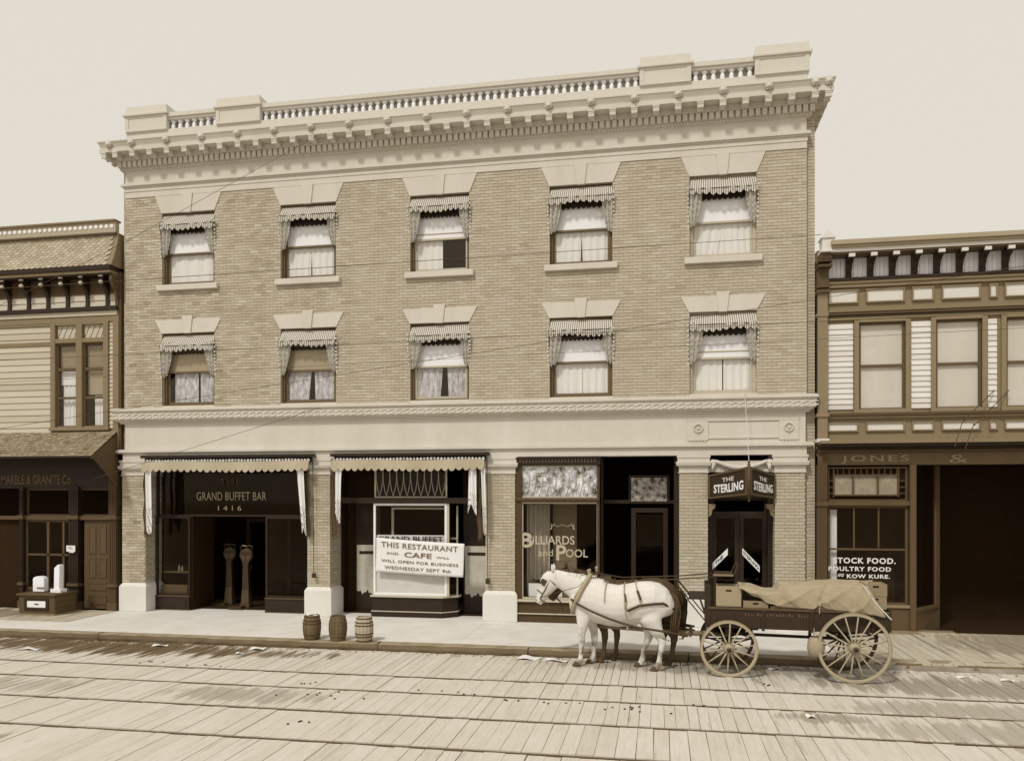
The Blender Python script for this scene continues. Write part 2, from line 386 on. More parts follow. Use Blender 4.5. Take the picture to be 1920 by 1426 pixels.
for y, lab in zip(RAILS, ['steel tram rail nearest the kerb, let into the plank street', 'faint worn second tram rail out from the kerb, half buried in the planks', 'dark steel third tram rail out from the kerb', 'tram rail nearest the camera at the bottom of the street']):
    t = thing('tram_rail', lab, 'rail', (0, y, STZ), group='tram rails laid along the street')
    # a flat-topped rail with its web sunk between the planks
    b = MB(); hw = .018 if y != -6.58 else .012
    b.prism([(y - hw - .015, STZ - .045), (y + hw + .015, STZ - .045), (y + hw, STZ - .02), (y + hw, STZ - .002), (y - hw, STZ - .002), (y - hw, STZ - .02)], -40, 40, 'x')
    b.build('rail_head', M_STEEL, t)
    b = MB(); b.box(-40, 40, y - .055, y - hw - .02, -.182, STZ - .03); b.box(-40, 40, y + hw + .02, y + .055, -.182, STZ - (.006 if y == -6.58 else .035)); b.build('packing_strip', M_BED if y == -6.58 else M_GROOVE, t)
# kerb: rough timber with a worn face
kb = thing('kerb', None, None); kb['kind'] = 'structure'
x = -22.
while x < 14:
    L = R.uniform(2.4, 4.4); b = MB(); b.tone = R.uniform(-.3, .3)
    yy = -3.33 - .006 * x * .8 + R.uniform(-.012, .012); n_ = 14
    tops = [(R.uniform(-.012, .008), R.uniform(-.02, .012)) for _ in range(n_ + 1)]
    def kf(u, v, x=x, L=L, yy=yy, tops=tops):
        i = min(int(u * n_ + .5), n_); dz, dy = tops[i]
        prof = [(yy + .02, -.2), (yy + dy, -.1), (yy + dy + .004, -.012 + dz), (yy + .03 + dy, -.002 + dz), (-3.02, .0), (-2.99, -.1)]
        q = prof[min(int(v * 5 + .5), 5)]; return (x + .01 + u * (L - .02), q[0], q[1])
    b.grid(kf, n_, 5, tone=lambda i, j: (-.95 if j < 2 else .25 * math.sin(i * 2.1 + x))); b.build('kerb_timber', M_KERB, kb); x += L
# cement pavement slabs
pv = thing('pavement', None, None); pv['kind'] = 'structure'
x = -14.1; 
for i in range(7):
    w = 17.5 / 7; b = MB(); b.tone = R.uniform(-.1, .1); b.box(x + .002, x + w - .002, -3.0, .75, -.12, 0.); b.build('paving_slab', M_CEM, pv, bevel=.004); x += w
b = MB(); b.box(-22, -14.102, -3.0, -1.95, -.12, -.005); b.build('paving_slab', M_CEM, pv)
# plank pavements in front of the wooden buildings
pw = thing('plank_pavement', None, None); pw['kind'] = 'structure'
def walk(x0, x1, y0, y1, z, w, ang):
    x = x0
    while x < x1:
        ww = w * R.uniform(.95, 1.05); b = MB(); b.tone = R.gauss(0, .5)
        sh = (y1 - y0) * ang
        b.prism([(x, y0), (min(x + ww, x1) - .012, y0), (min(x + ww, x1) - .012 - sh, y1), (x - sh, y1)], z - .05, z + R.uniform(-.004, .004), 'z')
        b.build('plank', M_WALK, pw); x += ww
walk(3.42, 13, -3.34, -.15, .0, .19, .0)
walk(-21, -14.12, -1.93, -.05, -.0, .2, .0)
b = MB(); b.box(3.4, 14, -3.36, .3, -.18, -.055); b.box(-22, -14.105, -1.95, .3, -.18, -.055); b.build('joist_bed', M_BED, pw)
b = MB(); b.box(5.62, 13, -.62, -.15, -.04, .055, tone=0); b.build('loading_step', M_WALK, pw)
# ---------------------------------------------------------------- brick building
BX0, BX1 = -14.03, 3.5
B = thing('brick_building', 'three storey brick building with stone lintels, bracketed cornice and roof balustrade', 'building', (-5.3, 0, 0))
WX = [-12.86, -9.51, -6.06, -2.575, .709]; WW = 1.5
LZ = (5.40, 7.31); UZ = (8.57, 10.47)
holes = [(x, x + WW, *LZ) for x in WX] + [(x, x + WW, *UZ) for x in WX]
def wall_holes(mb, x0, x1, z0, z1, y0, y1, hs):
    zs = sorted({z0, z1} | {z for h in hs for z in h[2:] if z0 < z < z1})
    for a, b_ in zip(zs, zs[1:]):
        row = sorted([(h[0], h[1]) for h in hs if h[2] <= a + 1e-6 and h[3] >= b_ - 1e-6]); x = x0
        for h0, h1 in row + [(x1, x1)]:
            if h0 > x + 1e-6: mb.box(x, h0, y0, y1, a, b_)
            x = max(x, h1)
b = MB(); wall_holes(b, -13.94, 3.31, 5.0, 11.0, .012, .32, holes)
b.box(BX0, -13.94, .08, .3, 3.6, 12.3); b.box(3.31, BX1, .12, .3, 0, 12.3)
b.build('wall', M_MORTAR, B)
b = MB(); b.box(BX0, BX0 + .3, .3, 20, 0, 12.3); b.box(BX1 - .3, BX1, .3, 20, 0, 12.3); b.box(BX0 + .3, BX1 - .3, 19.7, 20, 0, 12.3); b.box(-13.94, 3.31, .05, .3, 11.0, 12.3); b.box(BX0 + .3, BX1 - .3, .32, 19.7, 12.0, 12.2); b.box(BX0 + .3, BX1 - .3, .33, 19.7, 4.2, 4.4)
b.build('side_and_rear_wall', M_BRICK, B)
# bricks: courses with per-brick tone
BL, BH, JT = .212, .0635, .011
bricks = []            # (x0,x1,z0,z1,yfront)
def courses(x0, x1, z0, z1, y, hs=(), shift=0):
    n = int(round((z1 - z0) / (BH + JT))); hz = (z1 - z0) / n
    for i in range(n):
        za = z0 + i * hz; zb = za + hz - JT
        segs = [(x0, x1)]
        for h in hs:
            if h[2] < zb - .01 and h[3] > za + .01:
                segs = [q for a, c in segs for q in ((a, min(c, h[0])), (max(a, h[1]), c)) if q[1] - q[0] > .02]
        for a, c in segs:
            st = BL + .005; x = x0 - (st / 2 if i % 2 else 0) - st
            while x < c:
                p, q = max(x, a), min(x + BL, c)
                if q - p > .03: bricks.append((p, q, za, zb, y))
                x += st
courses(-13.935, 3.305, 5.36, 10.93, 0., holes)
PIERS = [(-14.03, -13.35), (-8.78, -8.17), (-4.15, -3.42), (.48, 1.12), (2.61, 3.28)]
for a, c in PIERS: courses(a, c, .76, 3.58, 0.)
courses(BX0, -13.94, 4.0, 12.2, .07); courses(3.312, BX1, 0.02, 12.2, .108)
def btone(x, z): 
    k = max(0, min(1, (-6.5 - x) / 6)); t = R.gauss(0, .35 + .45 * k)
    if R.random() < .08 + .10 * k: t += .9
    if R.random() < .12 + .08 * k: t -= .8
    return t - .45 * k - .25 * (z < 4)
full = [q for q in bricks if q[1] - q[0] > .2]
full.sort(key=lambda q: math.dist(((q[0] + q[1]) / 2, 0, q[2]), (0, -19.06, 3.05)))
sel = set(id(q) for q in [q for q in full if q[4] == 0 and 1.0 < q[2]][:300])
bm_cache = []
for k in range(14):
    b = MB(); b.tone = -.9 + k * .14; b.box(-BL / 2, BL / 2, 0, .03, 0, BH); bm_cache.append(b.mesh('brick', M_BRICK))
bk = MB()
for q in bricks:
    t = btone(q[0], q[2]); dy = R.uniform(-.003, .002)
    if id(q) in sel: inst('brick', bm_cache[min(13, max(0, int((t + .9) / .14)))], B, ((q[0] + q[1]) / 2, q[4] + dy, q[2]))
    else:
        n = len(bk.v); x0, x1, z0, z1, y = q; y += dy; yb = q[4] + .03
        bk.v += [(x0, y, z0), (x1, y, z0), (x1, y, z1), (x0, y, z1), (x0, yb, z0), (x1, yb, z0), (x1, yb, z1), (x0, yb, z1)]
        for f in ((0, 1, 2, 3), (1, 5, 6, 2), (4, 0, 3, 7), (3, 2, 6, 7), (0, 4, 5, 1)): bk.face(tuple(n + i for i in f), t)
# side faces of the piers and window reveals
def side_courses(x, y0, y1, z0, z1, sgn):
    n = int(round((z1 - z0) / (BH + JT))); hz = (z1 - z0) / n
    for i in range(n):
        za = z0 + i * hz; zb = za + hz - JT; y = y0 + .01 + (.11 if i % 2 else 0)
        while y < y1 - .02:
            e = min(y + (BL if y > y0 + .02 or i % 2 else BL), y1)
            xa, xb = (x, x + .012) if sgn > 0 else (x - .012, x)
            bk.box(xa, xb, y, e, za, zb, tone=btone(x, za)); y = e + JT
for a, c in PIERS:
    side_courses(c - .004, .03, .7, .76, 3.58, 1); side_courses(a + .004, .03, .7, .76, 3.58, -1)
bk.build('brickwork', M_BRICK, B, kind='stuff')
for a, c in PIERS:
    b = MB(); b.box(a + .012, c - .012, .012, .7, 0, 3.6); b.build('pier', M_MORTAR, B)
    b = MB(); e = .06; h = .75
    for (z0, z1, i0, i1) in ((0, h - .1, 0, 0), (h - .1, h, 0, .07)):
        b.box(a - e + i0, c + e - i0, -e, .74, z0, z1, top=(i1, i1))
    b.build('pier_base', M_BASE, B, bevel=.012)
    cp = MB()
    for z0, z1, e in ((3.58, 3.60, .03), (3.60, 3.72, .012), (3.72, 3.75, .03), (3.75, 3.80, .07), (3.80, 3.84, .085), (3.84, 3.93, .045), (3.93, 3.99, .06)): cp.box(a - e, c + e, -e, .74, z0, z1)
    cap = cp.build('capital', M_STONE, B, bevel=.006)
    bd = MB(); n = 22
    for i in range(n): bd.box(a - .07 + i * (c - a + .14) / n, a - .07 + (i + .62) * (c - a + .14) / n, -.088, -.07, 3.755, 3.80)
    for i in range(3): bd.lathe([(.012, -.006), (.012, .01)], (a + (c - a) * (.25 + .25 * i), -.014, 3.66), 8, 'y')
    bd.build('bead_course', M_STONE, cap, kind='stuff')
# entablature over the shops
eb = MB(); eb.box(BX0 + .05, 3.30, -.05, .35, 3.99, 4.16); eb.build('entablature_beam', M_STONE, B, bevel=.004)
b = MB()
for z0, z1, e0, e1 in ((4.16, 4.185, .08, .10), (4.185, 4.235, .12, .12), (4.235, 4.27, .10, .04)): b.box(-14.03 - e0, 3.33 + e0, -e0, .1, z0, z1)
b.build('lower_moulding', M_STONE, B, bevel=.006)
b = MB(); b.box(-13.93, 3.28, -.015, .3, 4.27, 4.97); b.build('fascia', M_STONE, B)
b = MB()
for z0, z1, e in ((4.95, 4.985, .05), (4.985, 5.01, .085), (5.01, 5.05, .13), (5.05, 5.235, .175), (5.235, 5.265, .20), (5.265, 5.31, .225), (5.31, 5.345, .20)): b.box(-14.03 - e + .02, 3.33 + e - .02, -e, .1, z0, z1)
sc_ = b.build('string_course', M_STONE, B, bevel=.006)
b = MB(); x = -14.18; k = 0
while x < 3.46:   # running relief ornament: linked leaf shapes
    b.prism([(x, 5.15), (x + .045, 5.20), (x + .09, 5.215), (x + .135, 5.20), (x + .16, 5.165), (x + .11, 5.18), (x + .07, 5.165), (x + .04, 5.14)], -.195, -.17, 'y')
    b.prism([(x + .02, 5.075), (x + .08, 5.065), (x + .14, 5.09), (x + .165, 5.13), (x + .11, 5.115), (x + .06, 5.12)], -.19, -.17, 'y'); x += .195
b.build('leaf_relief', M_STONE, sc_, kind='stuff')
b = MB()
for z0, z1, e in ((10.93, 11.085, .02), (11.085, 11.19, .035), (11.19, 11.225, .06), (11.225, 11.285, .095), (11.285, 11.31, .07)): b.box(-13.94 - e + .02, 3.31 + e - .02, -e, .06, z0, z1)
b.build('architrave', M_STONE, B, bevel=.005)
b = MB(); b.box(-13.93, 3.30, -.012, .06, 11.3, 11.63); b.build('frieze', M_STONE, B)
b = MB()
for z0, z1, e in ((11.62, 11.65, .035), (11.65, 11.69, .07), (11.69, 11.865, .085), (11.865, 11.895, .17), (11.895, 12.01, .155)): b.box(-13.97 - e, 3.34 + e, -e, .3, z0, z1)
b.build('bed_moulding', M_STONE, B, bevel=.005)
b = MB(); x = -14.0
while x < 3.4: b.lathe([(.0, -.03), (.022, -.02), (.026, 0), (.018, .02)], (x, -.075, 11.67), 6, 'x'); x += .073
b.build('egg_moulding', M_STONE, B, kind='stuff')
dm = MB(); dm.box(-.05, .05, -.165, -.08, 0, .15); dm = dm.mesh('dentil', M_STONE)
i = 0; x = -14.0
while x < 3.44: inst('dentil', dm, B, (x, 0, 11.705)); x += .1475
for side, xx in ((-1, -14.055), (1, 3.425)):
    for j in range(5):
        e = MB(); 
        inst('dentil', dm, B, (xx - side * .0, .0, 11.705), rz=0) if False else None
md = MB(); md.prism([(-.155, -.02), (-.155, .12), (-.42, .12), (-.42, .062), (-.412, .058), (-.412, -.012), (-.38, -.02), (-.33, .02), (-.25, .03), (-.2, -.01)], -.07, .07, 'x')
md.box(-.082, .082, -.43, -.155, .10, .125); md = md.mesh('modillion', M_STONE)
MODX = [-13.95 + i * .4962 for i in range(36)]
for x in [-14.28] + MODX + [3.70]: inst('modillion', md, B, (x, 0, 11.885))
for j in range(3):
    inst('modillion', md, B, (3.34, .1 + j * .5, 11.885), rz=math.radians(90)); inst('modillion', md, B, (-13.97, .1 + j * .5, 11.885), rz=math.radians(-90))
b = MB()
def ring(mb, z0, z1, e0, e1):   # slab with different overhang at bottom and top
    n = len(mb.v)
    for z, e in ((z0, e0), (z1, e1)): mb.v += [(-13.97 - e, -e, z), (3.38 + e, -e, z), (3.38 + e, 2.0, z), (-13.97 - e, 2.0, z)]
    for q in ((0, 3, 2, 1), (4, 5, 6, 7), (0, 1, 5, 4), (1, 2, 6, 5), (2, 3, 7, 6), (3, 0, 4, 7)): mb.face(tuple(n + i for i in q))
ring(b, 12.01, 12.105, .425, .425); ring(b, 12.105, 12.125, .405, .405); ring(b, 12.125, 12.165, .395, .41); ring(b, 12.165, 12.255, .41, .455); ring(b, 12.255, 12.29, .465, .465); ring(b, 12.29, 12.31, .445, .3)
corn = b.build('cornice', M_STONE, B, bevel=.004)
# lion masks on the gutter
lm = MB(); lm.lathe([(.02, .05), (.065, .03), (.08, -.0), (.06, -.04), (.028, -.055)], (0, 0, 0), 10, 'y')
for a in range(9): q = a * 2 * math.pi / 9; lm.lathe([(.0, .01), (.026, 0), (.02, -.02)], (.078 * math.cos(q), 0, .078 * math.sin(q)), 6, 'y')
lm.lathe([(.01, 0), (.034, -.02), (.026, -.05)], (0, -.03, -.03), 7, 'y'); lm = lm.mesh('lion_mask', M_STONE, True)
for i in range(-1, 36, 2):
    inst('lion_mask', lm, B, ((-13.95 + i * .4962) if i > 0 else -14.1, -.452, 12.20))
inst('lion_mask', lm, B, (3.70, -.452, 12.20))
# parapet
b = MB(); b.box(-13.9, 3.32, -.02, .32, 12.29, 12.68); b.box(-13.9, 3.32, -.05, .35, 12.29, 12.36); b.build('parapet_plinth', M_STONE2, B, bevel=.006)
bl = MB(); bl.lathe([(.07, 0), (.07, .035), (.045, .05), (.055, .07), (.058, .10), (.042, .15), (.034, .18), (.05, .2), (.068, .215), (.068, .25)], (0, 0, 0), 10, 'z'); bl = bl.mesh('baluster', mat('white_baluster', .80, var=.03), True)
PP = [(-13.9, -12.69), (-11.28, -10.05), (-.44, .745), (2.17, 3.36)]
for a, c in PP:
    b = MB(); b.box(a, c, -.06, .38, 12.66, 13.06)
    b.box(a + .0, c, -.075, -.06, 12.66, 12.74); b.box(a, c, -.075, -.06, 13.0, 13.06); b.box(a, a + .1, -.075, -.06, 12.74, 13.0); b.box(c - .1, c, -.075, -.06, 12.74, 13.0)
    b.build('parapet_pier', M_STONE2, B, bevel=.004)
    b = MB(); b.box(a - .05, c + .05, -.12, .44, 13.06, 13.12); b.box(a - .02, c + .02, -.09, .41, 13.12, 13.14); b.box(a - .0, c + .0, -.07, .38, 13.14, 13.33, top=(.02, .02)); b.build('pier_cap', M_STONE2, B, bevel=.008)
for (a, c, n) in ((-12.69, -11.28, 7), (-10.05, -.44, 51), (.745, 2.17, 7)):
    for i in range(n): inst('baluster', bl, B, (a + (i + .5) * (c - a) / n, .10, 12.68))
    b = MB(); b.box(a, c, .19, .22, 12.68, 12.94); b.build('backing_panel', mat('tan_backing', .50, var=.05), B)
    b = MB(); b.box(a, c, -.01, .27, 12.93, 12.99); b.box(a, c, -.05, .31, 12.99, 13.10); b.build('handrail', M_STONE2, B, bevel=.006)
# lintels: splayed flat arch with keystone
def lintel(x0, z, full):
    xa, xb = x0 - .01, x0 + WW + .01; H = .36 if not full else .455; sp = .19
    L = thing('lintel', None, None, (0, 0, 0)); C.objects.unlink(L); bpy.data.objects.remove(L)
    cx = (xa + xb) / 2; ka, kb_ = .095, .15; top = z + H
    b = MB(); b.prism([(xa, z), (cx - ka - .004, z), (cx - kb_ * (.9), top), (xa - sp, top)], -.022, .03, 'y'); b.prism([(cx + ka + .004, z), (xb, z), (xb + sp, top), (cx + kb_ * .9, top)], -.022, .03, 'y')
    li = b.build('lintel', M_STONE, B, bevel=.004)
    k = MB(); kt = top + (.08 if not full else .03); k.prism([(cx - ka, z - .015), (cx + ka, z - .015), (cx + kb_, kt), (cx - kb_, kt)], -.05, .03, 'y'); k.build('keystone', M_STONE, li, bevel=.005)
def wavy(mb, x0, x1, z0, z1, y, n=26, amp=.018, tie=None, open_=0, tone=0):
    """curtain hanging in folds; open_: how far its inner edge is drawn back at the bottom (+ right edge, - left edge)"""
    ph = R.uniform(0, 6)
    def f(u, v):
        xx0 = x0 + (max(0, -open_) * (1 - v) if open_ < 0 else 0); xx1 = x1 - (open_ * (1 - v) if open_ > 0 else 0)
        x = xx0 + u * (xx1 - xx0); return (x, y + amp * math.sin(u * 24 + ph) * (.5 + .5 * (1 - v)) + .006 * math.sin(u * 61), z0 + v * (z1 - z0))
    mb.grid(f, n, 6, tone=tone)
def window(x0, z0, z1, cfg):
    x1 = x0 + WW
    fr = MB(); t = .07
    fr.box(x0, x0 + t, .10, .24, z0, z1); fr.box(x1 - t, x1, .10, .24, z0, z1); fr.box(x0 + t, x1 - t, .10, .24, z1 - t, z1); fr.box(x0 + t, x1 - t, .10, .24, z0, z0 + .05)
    W_ = fr.build('window', cfg.get('fm', M_FRAME), B, bevel=.004)
    a, c = x0 + t, x1 - t; mid = z0 + (z1 - z0) * cfg.get('mid', .435); lb = z0 + .05 + cfg.get('open', 0)
    sm = cfg.get('sm', M_SASH); w = .055
    u = MB(); ub = mid - cfg.get('drop', 0)
    u.box(a, a + w, .13, .16, ub, z1 - t); u.box(c - w, c, .13, .16, ub, z1 - t); u.box(a + w, c - w, .13, .16, z1 - t - .05, z1 - t); u.box(a + w, c - w, .13, .16, ub, ub + .045); u.build('upper_sash', sm, W_)
    l_ = MB(); lt = mid + .04 + cfg.get('open', 0)
    l_.box(a, a + w, .17, .20, lb, lt); l_.box(c - w, c, .17, .20, lb, lt); l_.box(a + w, c - w, .17, .20, lb, lb + .065); l_.box(a + w, c - w, .17, .20, lt - .04, lt); l_.build('lower_sash', sm, W_)
    for (ya, za, zb) in ((.143, ub + .045, z1 - t - .05), (.183, lb + .065, lt - .04)):
        p = MB(); p.quad((a + w, ya, za), (c - w, ya, za), (c - w, ya, zb), (a + w, ya, zb)); p.build('pane', M_GLASSU, W_)
    bb = MB(); bz = mid + cfg.get('blind', 0.0)
    bb.box(a + .02, c - .02, .150, .154, bz + .045, z1 - t); bb.build('roller_blind', cfg.get('bm', M_BLIND), W_)
    if cfg.get('hem'): h = MB(); h.box(a + .02, c - .02, .145, .149, bz + .16, bz + .19); h.build('blind_hem', M_BLINDG, W_)
    for (u0, u1, op) in cfg.get('cur', ()):
        q = MB(); wavy(q, a + (c - a) * u0, a + (c - a) * u1, z0 + .05, mid + .04 + max(0, cfg.get('blind', 0)), .225, open_=op * (c - a)); q.build('curtain', cfg.get('cm', M_LACE), W_, smooth=True)
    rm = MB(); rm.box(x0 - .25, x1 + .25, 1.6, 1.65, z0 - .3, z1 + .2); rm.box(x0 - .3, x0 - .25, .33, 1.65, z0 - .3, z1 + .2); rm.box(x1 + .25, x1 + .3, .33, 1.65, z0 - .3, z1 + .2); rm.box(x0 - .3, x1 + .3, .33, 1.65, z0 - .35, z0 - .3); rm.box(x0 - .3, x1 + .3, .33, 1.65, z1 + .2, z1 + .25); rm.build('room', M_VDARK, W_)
    return W_
M_CURT = mat('plain_white_curtain', .70, var=.05, scale=30, stretch=(1, 1, .05))
M_CURTM = mat('patterned_lace', .05, v2=.85, var=.6, scale=16, stretch=(1, 1, .35))
cfgs_u = [dict(cur=[(.0, .97, 0)], cm=M_LACE, blind=.0), dict(cur=[(.0, .5, .02), (.5, 1, -.02)], cm=M_CURT), dict(cur=[(.02, .52, 0)], open=.0, blind=-.02, mid=.43, hem=1, cm=M_LACE, sm=M_SASHL),
          dict(cur=[(0, .5, .02), (.5, 1, -.02)], cm=M_CURT, sm=M_SASH), dict(cur=[(0, .52, .12), (.52, 1, -.14), (.3, .75, 0)], cm=M_CURT, sm=M_SASHL, fm=M_SASHL)]
cfgs_l = [dict(cur=[(.12, .62, .0), (.66, 1, 0)], cm=M_CURTM, bm=M_BLINDG, blind=.0, mid=.46), dict(cur=[(.02, .5, .06), (.56, .98, -.02)], cm=M_CURTM, bm=M_BLINDG),
          dict(cur=[(0, .52, .05), (.6, 1, -.03)], cm=M_CURTM, sm=M_SASHL), dict(cur=[(0, .51, .0), (.49, 1, 0)], cm=M_CURT, sm=M_SASH), dict(cur=[(0, .5, .0), (.52, 1, 0)], cm=M_CURT, sm=M_SASHL, fm=M_SASHL, hem=1)]
for i, x in enumerate(WX):
    window(x, *UZ, cfgs_u[i]); window(x, *LZ, cfgs_l[i])
    lintel(x, UZ[1], True); lintel(x, LZ[1], False)
    b = MB(); b.box(x - .12, x + WW + .12, -.10, .12, 8.425, 8.57); b.build('sill', M_STONE, B, bevel=.008)
    b = MB(); b.box(x - .0, x + WW, .0, .12, 5.345, 5.41); b.build('sill', M_STONE, B)
# relief panel over the hotel door
b = MB()
b.box(.67, 3.13, -.045, -.015, 4.775, 4.84); b.box(.67, 1.13, -.04, -.015, 4.33, 4.775); b.box(2.70, 3.13, -.04, -.015, 4.33, 4.775); b.box(1.13, 2.70, -.04, -.015, 4.37, 4.42)
b.box(.64, 3.16, -.055, -.045, 4.835, 4.85)
for x0 in (.70, 2.74):
    for j in range(5): b.lathe([(.022, -.05), (.022, -.01)], (x0 + .04 + j * .078, 0, 4.30), 8, 'y')
b.build('relief_panel', M_STONE, B, bevel=.003)
for x in (.905, 2.915):
    b = MB(); pts = [(x + .095 * math.cos(a * math.pi / 8), -.055, 4.615 + .095 * math.sin(a * math.pi / 8)) for a in range(16)]; b.tube(pts, .018, 6, closed=True)
    b.prism([(x - .045, 4.63), (x + .045, 4.63), (x + .02, 4.585), (x, 4.572), (x - .02, 4.585)], -.065, -.04, 'y'); b.prism([(x - .03, 4.50), (x, 4.46), (x + .03, 4.50), (x, 4.48)], -.055, -.04, 'y')
    b.prism([(x - .012, 4.64), (x + .012, 4.64), (x, 4.685)], -.06, -.04, 'y'); b.build('wreath', M_STONE, B)
# ------------------------------------------------ shop interiors and shopfronts
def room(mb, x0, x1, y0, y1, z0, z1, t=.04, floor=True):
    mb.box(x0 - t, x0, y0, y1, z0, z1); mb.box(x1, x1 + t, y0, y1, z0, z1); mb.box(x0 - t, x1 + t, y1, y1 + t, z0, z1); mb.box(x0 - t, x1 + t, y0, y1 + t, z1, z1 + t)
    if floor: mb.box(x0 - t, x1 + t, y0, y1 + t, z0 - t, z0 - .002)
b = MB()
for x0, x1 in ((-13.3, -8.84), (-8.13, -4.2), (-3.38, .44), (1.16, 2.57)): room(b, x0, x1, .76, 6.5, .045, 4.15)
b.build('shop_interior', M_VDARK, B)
def beam(x0, x1, z0, z1, y0, y1, m, name, bev=.005):
    q = MB(); q.box(x0, x1, y0, y1, z0, z1); return q.build(name, m, B, bevel=bev)
def frame(x0, x1, z0, z1, y, w, m, name='window_frame', dep=.06, parent=None):
    q = MB(); q.box(x0, x0 + w, y, y + dep, z0, z1); q.box(x1 - w, x1, y, y + dep, z0, z1); q.box(x0 + w, x1 - w, y, y + dep, z0, z0 + w); q.box(x0 + w, x1 - w, y, y + dep, z1 - w, z1); return q.build(name, m, parent or B, bevel=.003)
def pane(x0, x1, z0, z1, y, parent, m=None, name='pane'):
    q = MB(); q.quad((x0, y, z0), (x1, y, z0), (x1, y, z1), (x0, y, z1)); return q.build(name, m or M_GLASS, parent)
# bay 1: bar
fr = frame(-13.3, -8.84, 2.5, 3.99, .42, .05, M_DARKWOOD, 'transom_frame'); pane(-13.25, -8.89, 2.55, 3.94, .45, fr)
for (x0, x1) in ((-13.30, -12.30), (-10.12, -8.84)):
    q = MB(); q.box(x0, x1, .34, .44, 0, .36); q.box(x0 + .08, x1 - .08, .325, .34, .06, .30); st = q.build('stall_riser', M_DARKWOOD, B, bevel=.004)
    q = MB(); q.box(x0, x1, .32, .46, .36, .39); q.build('riser_cap', M_BROWN, st)
    q = MB(); q.box(x0, x1, .33, .35, -.0, .03); q.build('brass_strip', M_BROWN, st)
    fr = frame(x0, x1, .39, 2.5, .38, .05, M_DARKWOOD, 'display_frame'); pane(x0 + .05, x1 - .05, .44, 2.45, .41, fr)
for xa in (-12.35, -10.16): q = MB(); q.box(xa, xa + .09, .44, 1.5, 0, 2.5); q.build('entry_side', M_VDARK, B)
fr = frame(-11.9, -10.5, .0, 2.4, 2.6, .12, M_VDARK, 'entry_door'); pane(-11.78, -10.62, .12, 2.28, 2.63, fr)
text('GRAND BUFFET BAR', -12.12, -10.12, 2.93, 3.15, .415, M_DIM, B, spacing=1.05)
text('THE', -11.45, -10.85, 3.35, 3.5, .415, mat('very_faded_lettering', .06), B, spacing=1.1)
text('1416', -11.50, -10.83, 2.66, 2.79, .415, M_DIM, B, spacing=1.5)
# items in the bar window: small bottles and a card
b = MB(); b.lathe([(.03, 0), (.03, .1), (.012, .14), (.012, .18)], (-12.75, .6, 1.02), 8); b.lathe([(.03, 0), (.03, .08), (.012, .12), (.012, .15)], (-12.66, .6, 1.02), 8)
tag(b.build('bottle', M_DIM), 'pale bottles standing on the shelf behind the bar window', 'bottles') ; b = MB(); b.box(-13.2, -12.4, .5, .75, .98, 1.01); b.build('display_shelf', M_BROWN, B)
b = MB(); b.box(-13.2, -12.45, .5, .56, .39, .66); b.build('display_back', M_BROWN, B)
# bay 2: island display window with splayed corner
q = MB(); q.prism([(-7.16, .22), (-5.3, .22), (-4.98, .52), (-4.98, .75), (-7.16, .75)], .0, .13, 'z'); q.prism([(-7.14, .25), (-5.31, .25), (-5.0, .55), (-5.0, .75), (-7.14, .75)], .15, .50, 'z'); q.build('display_plinth', M_DARKWOOD, B, bevel=.004)
q = MB(); q.prism([(-7.16, .21), (-5.3, .21), (-4.97, .52), (-4.97, .75), (-7.16, .75)], .13, .15, 'z'); q.prism([(-7.18, .20), (-5.29, .20), (-4.94, .53), (-4.94, .75), (-7.18, .75)], .50, .545, 'z'); q.build('plinth_cap', M_SASHL, B)
fr = frame(-7.12, -5.20, .545, 2.86, .28, .055, M_WHITE, 'display_window', .05); pane(-7.07, -5.25, .6, 2.8, .30, fr)
q = MB(); q.box(-7.06, -5.26, .315, .32, .6, 1.26); q.build('whitewashed_glass', mat('whitewash', .66, var=.12, scale=5), fr)
q = MB(); q.box(-6.82, -6.76, .80, .84, 1.2, 2.75); q.box(-6.76, -5.27, .80, .84, 2.70, 2.75); q.box(-6.76, -5.27, .8, .84, 1.78, 1.98); q.build('inner_frame', M_SASHL, fr)
text('GRAND BUFFET', -7.0, -5.3, 1.90, 2.03, .297, M_BLACK, fr, off=.02)
q = MB(); q.box(-7.06, -5.26, .35, .36, 1.86, 2.06); q.build('sign_board', M_WHITE, fr)
q = MB(); q.box(-5.2, -5.14, .28, .34, .545, 2.86); q.tube([(-4.99, .52, .545), (-4.99, .52, 2.8)], .025, 6); q.box(-5.15, -4.98, .49, .53, 1.95, 2.0); q.build('corner_post', M_SASHL, fr)
q = MB(); q.quad((-5.14, .33, .6), (-5.0, .5, .6), (-5.0, .5, 2.8), (-5.14, .33, 2.8)); q.build('pane', M_GLASS, fr)
b = MB(); b.box(-8.1, -4.2, .24, .5, 2.86, 3.0); b.build('transom_bar', M_DARKWOOD, B, bevel=.006)
fr = frame(-7.10, -5.20, 3.0, 3.99, .30, .035, M_SASHL, 'transom_window', .04); pane(-7.06, -5.24, 3.04, 3.95, .32, fr)
q = MB()
for i in range(10):
    x = -7.06 + .182 * i
    q.tube([(x, .31, 3.75), (x + .012, .31, 3.4), (x + .045, .31, 3.2), (x + .091, .31, 3.05)], .007, 5); q.tube([(x + .182, .31, 3.75), (x + .17, .31, 3.4), (x + .137, .31, 3.2), (x + .091, .31, 3.05)], .007, 5)
q.build('leaded_tracery', M_SASHL, fr)
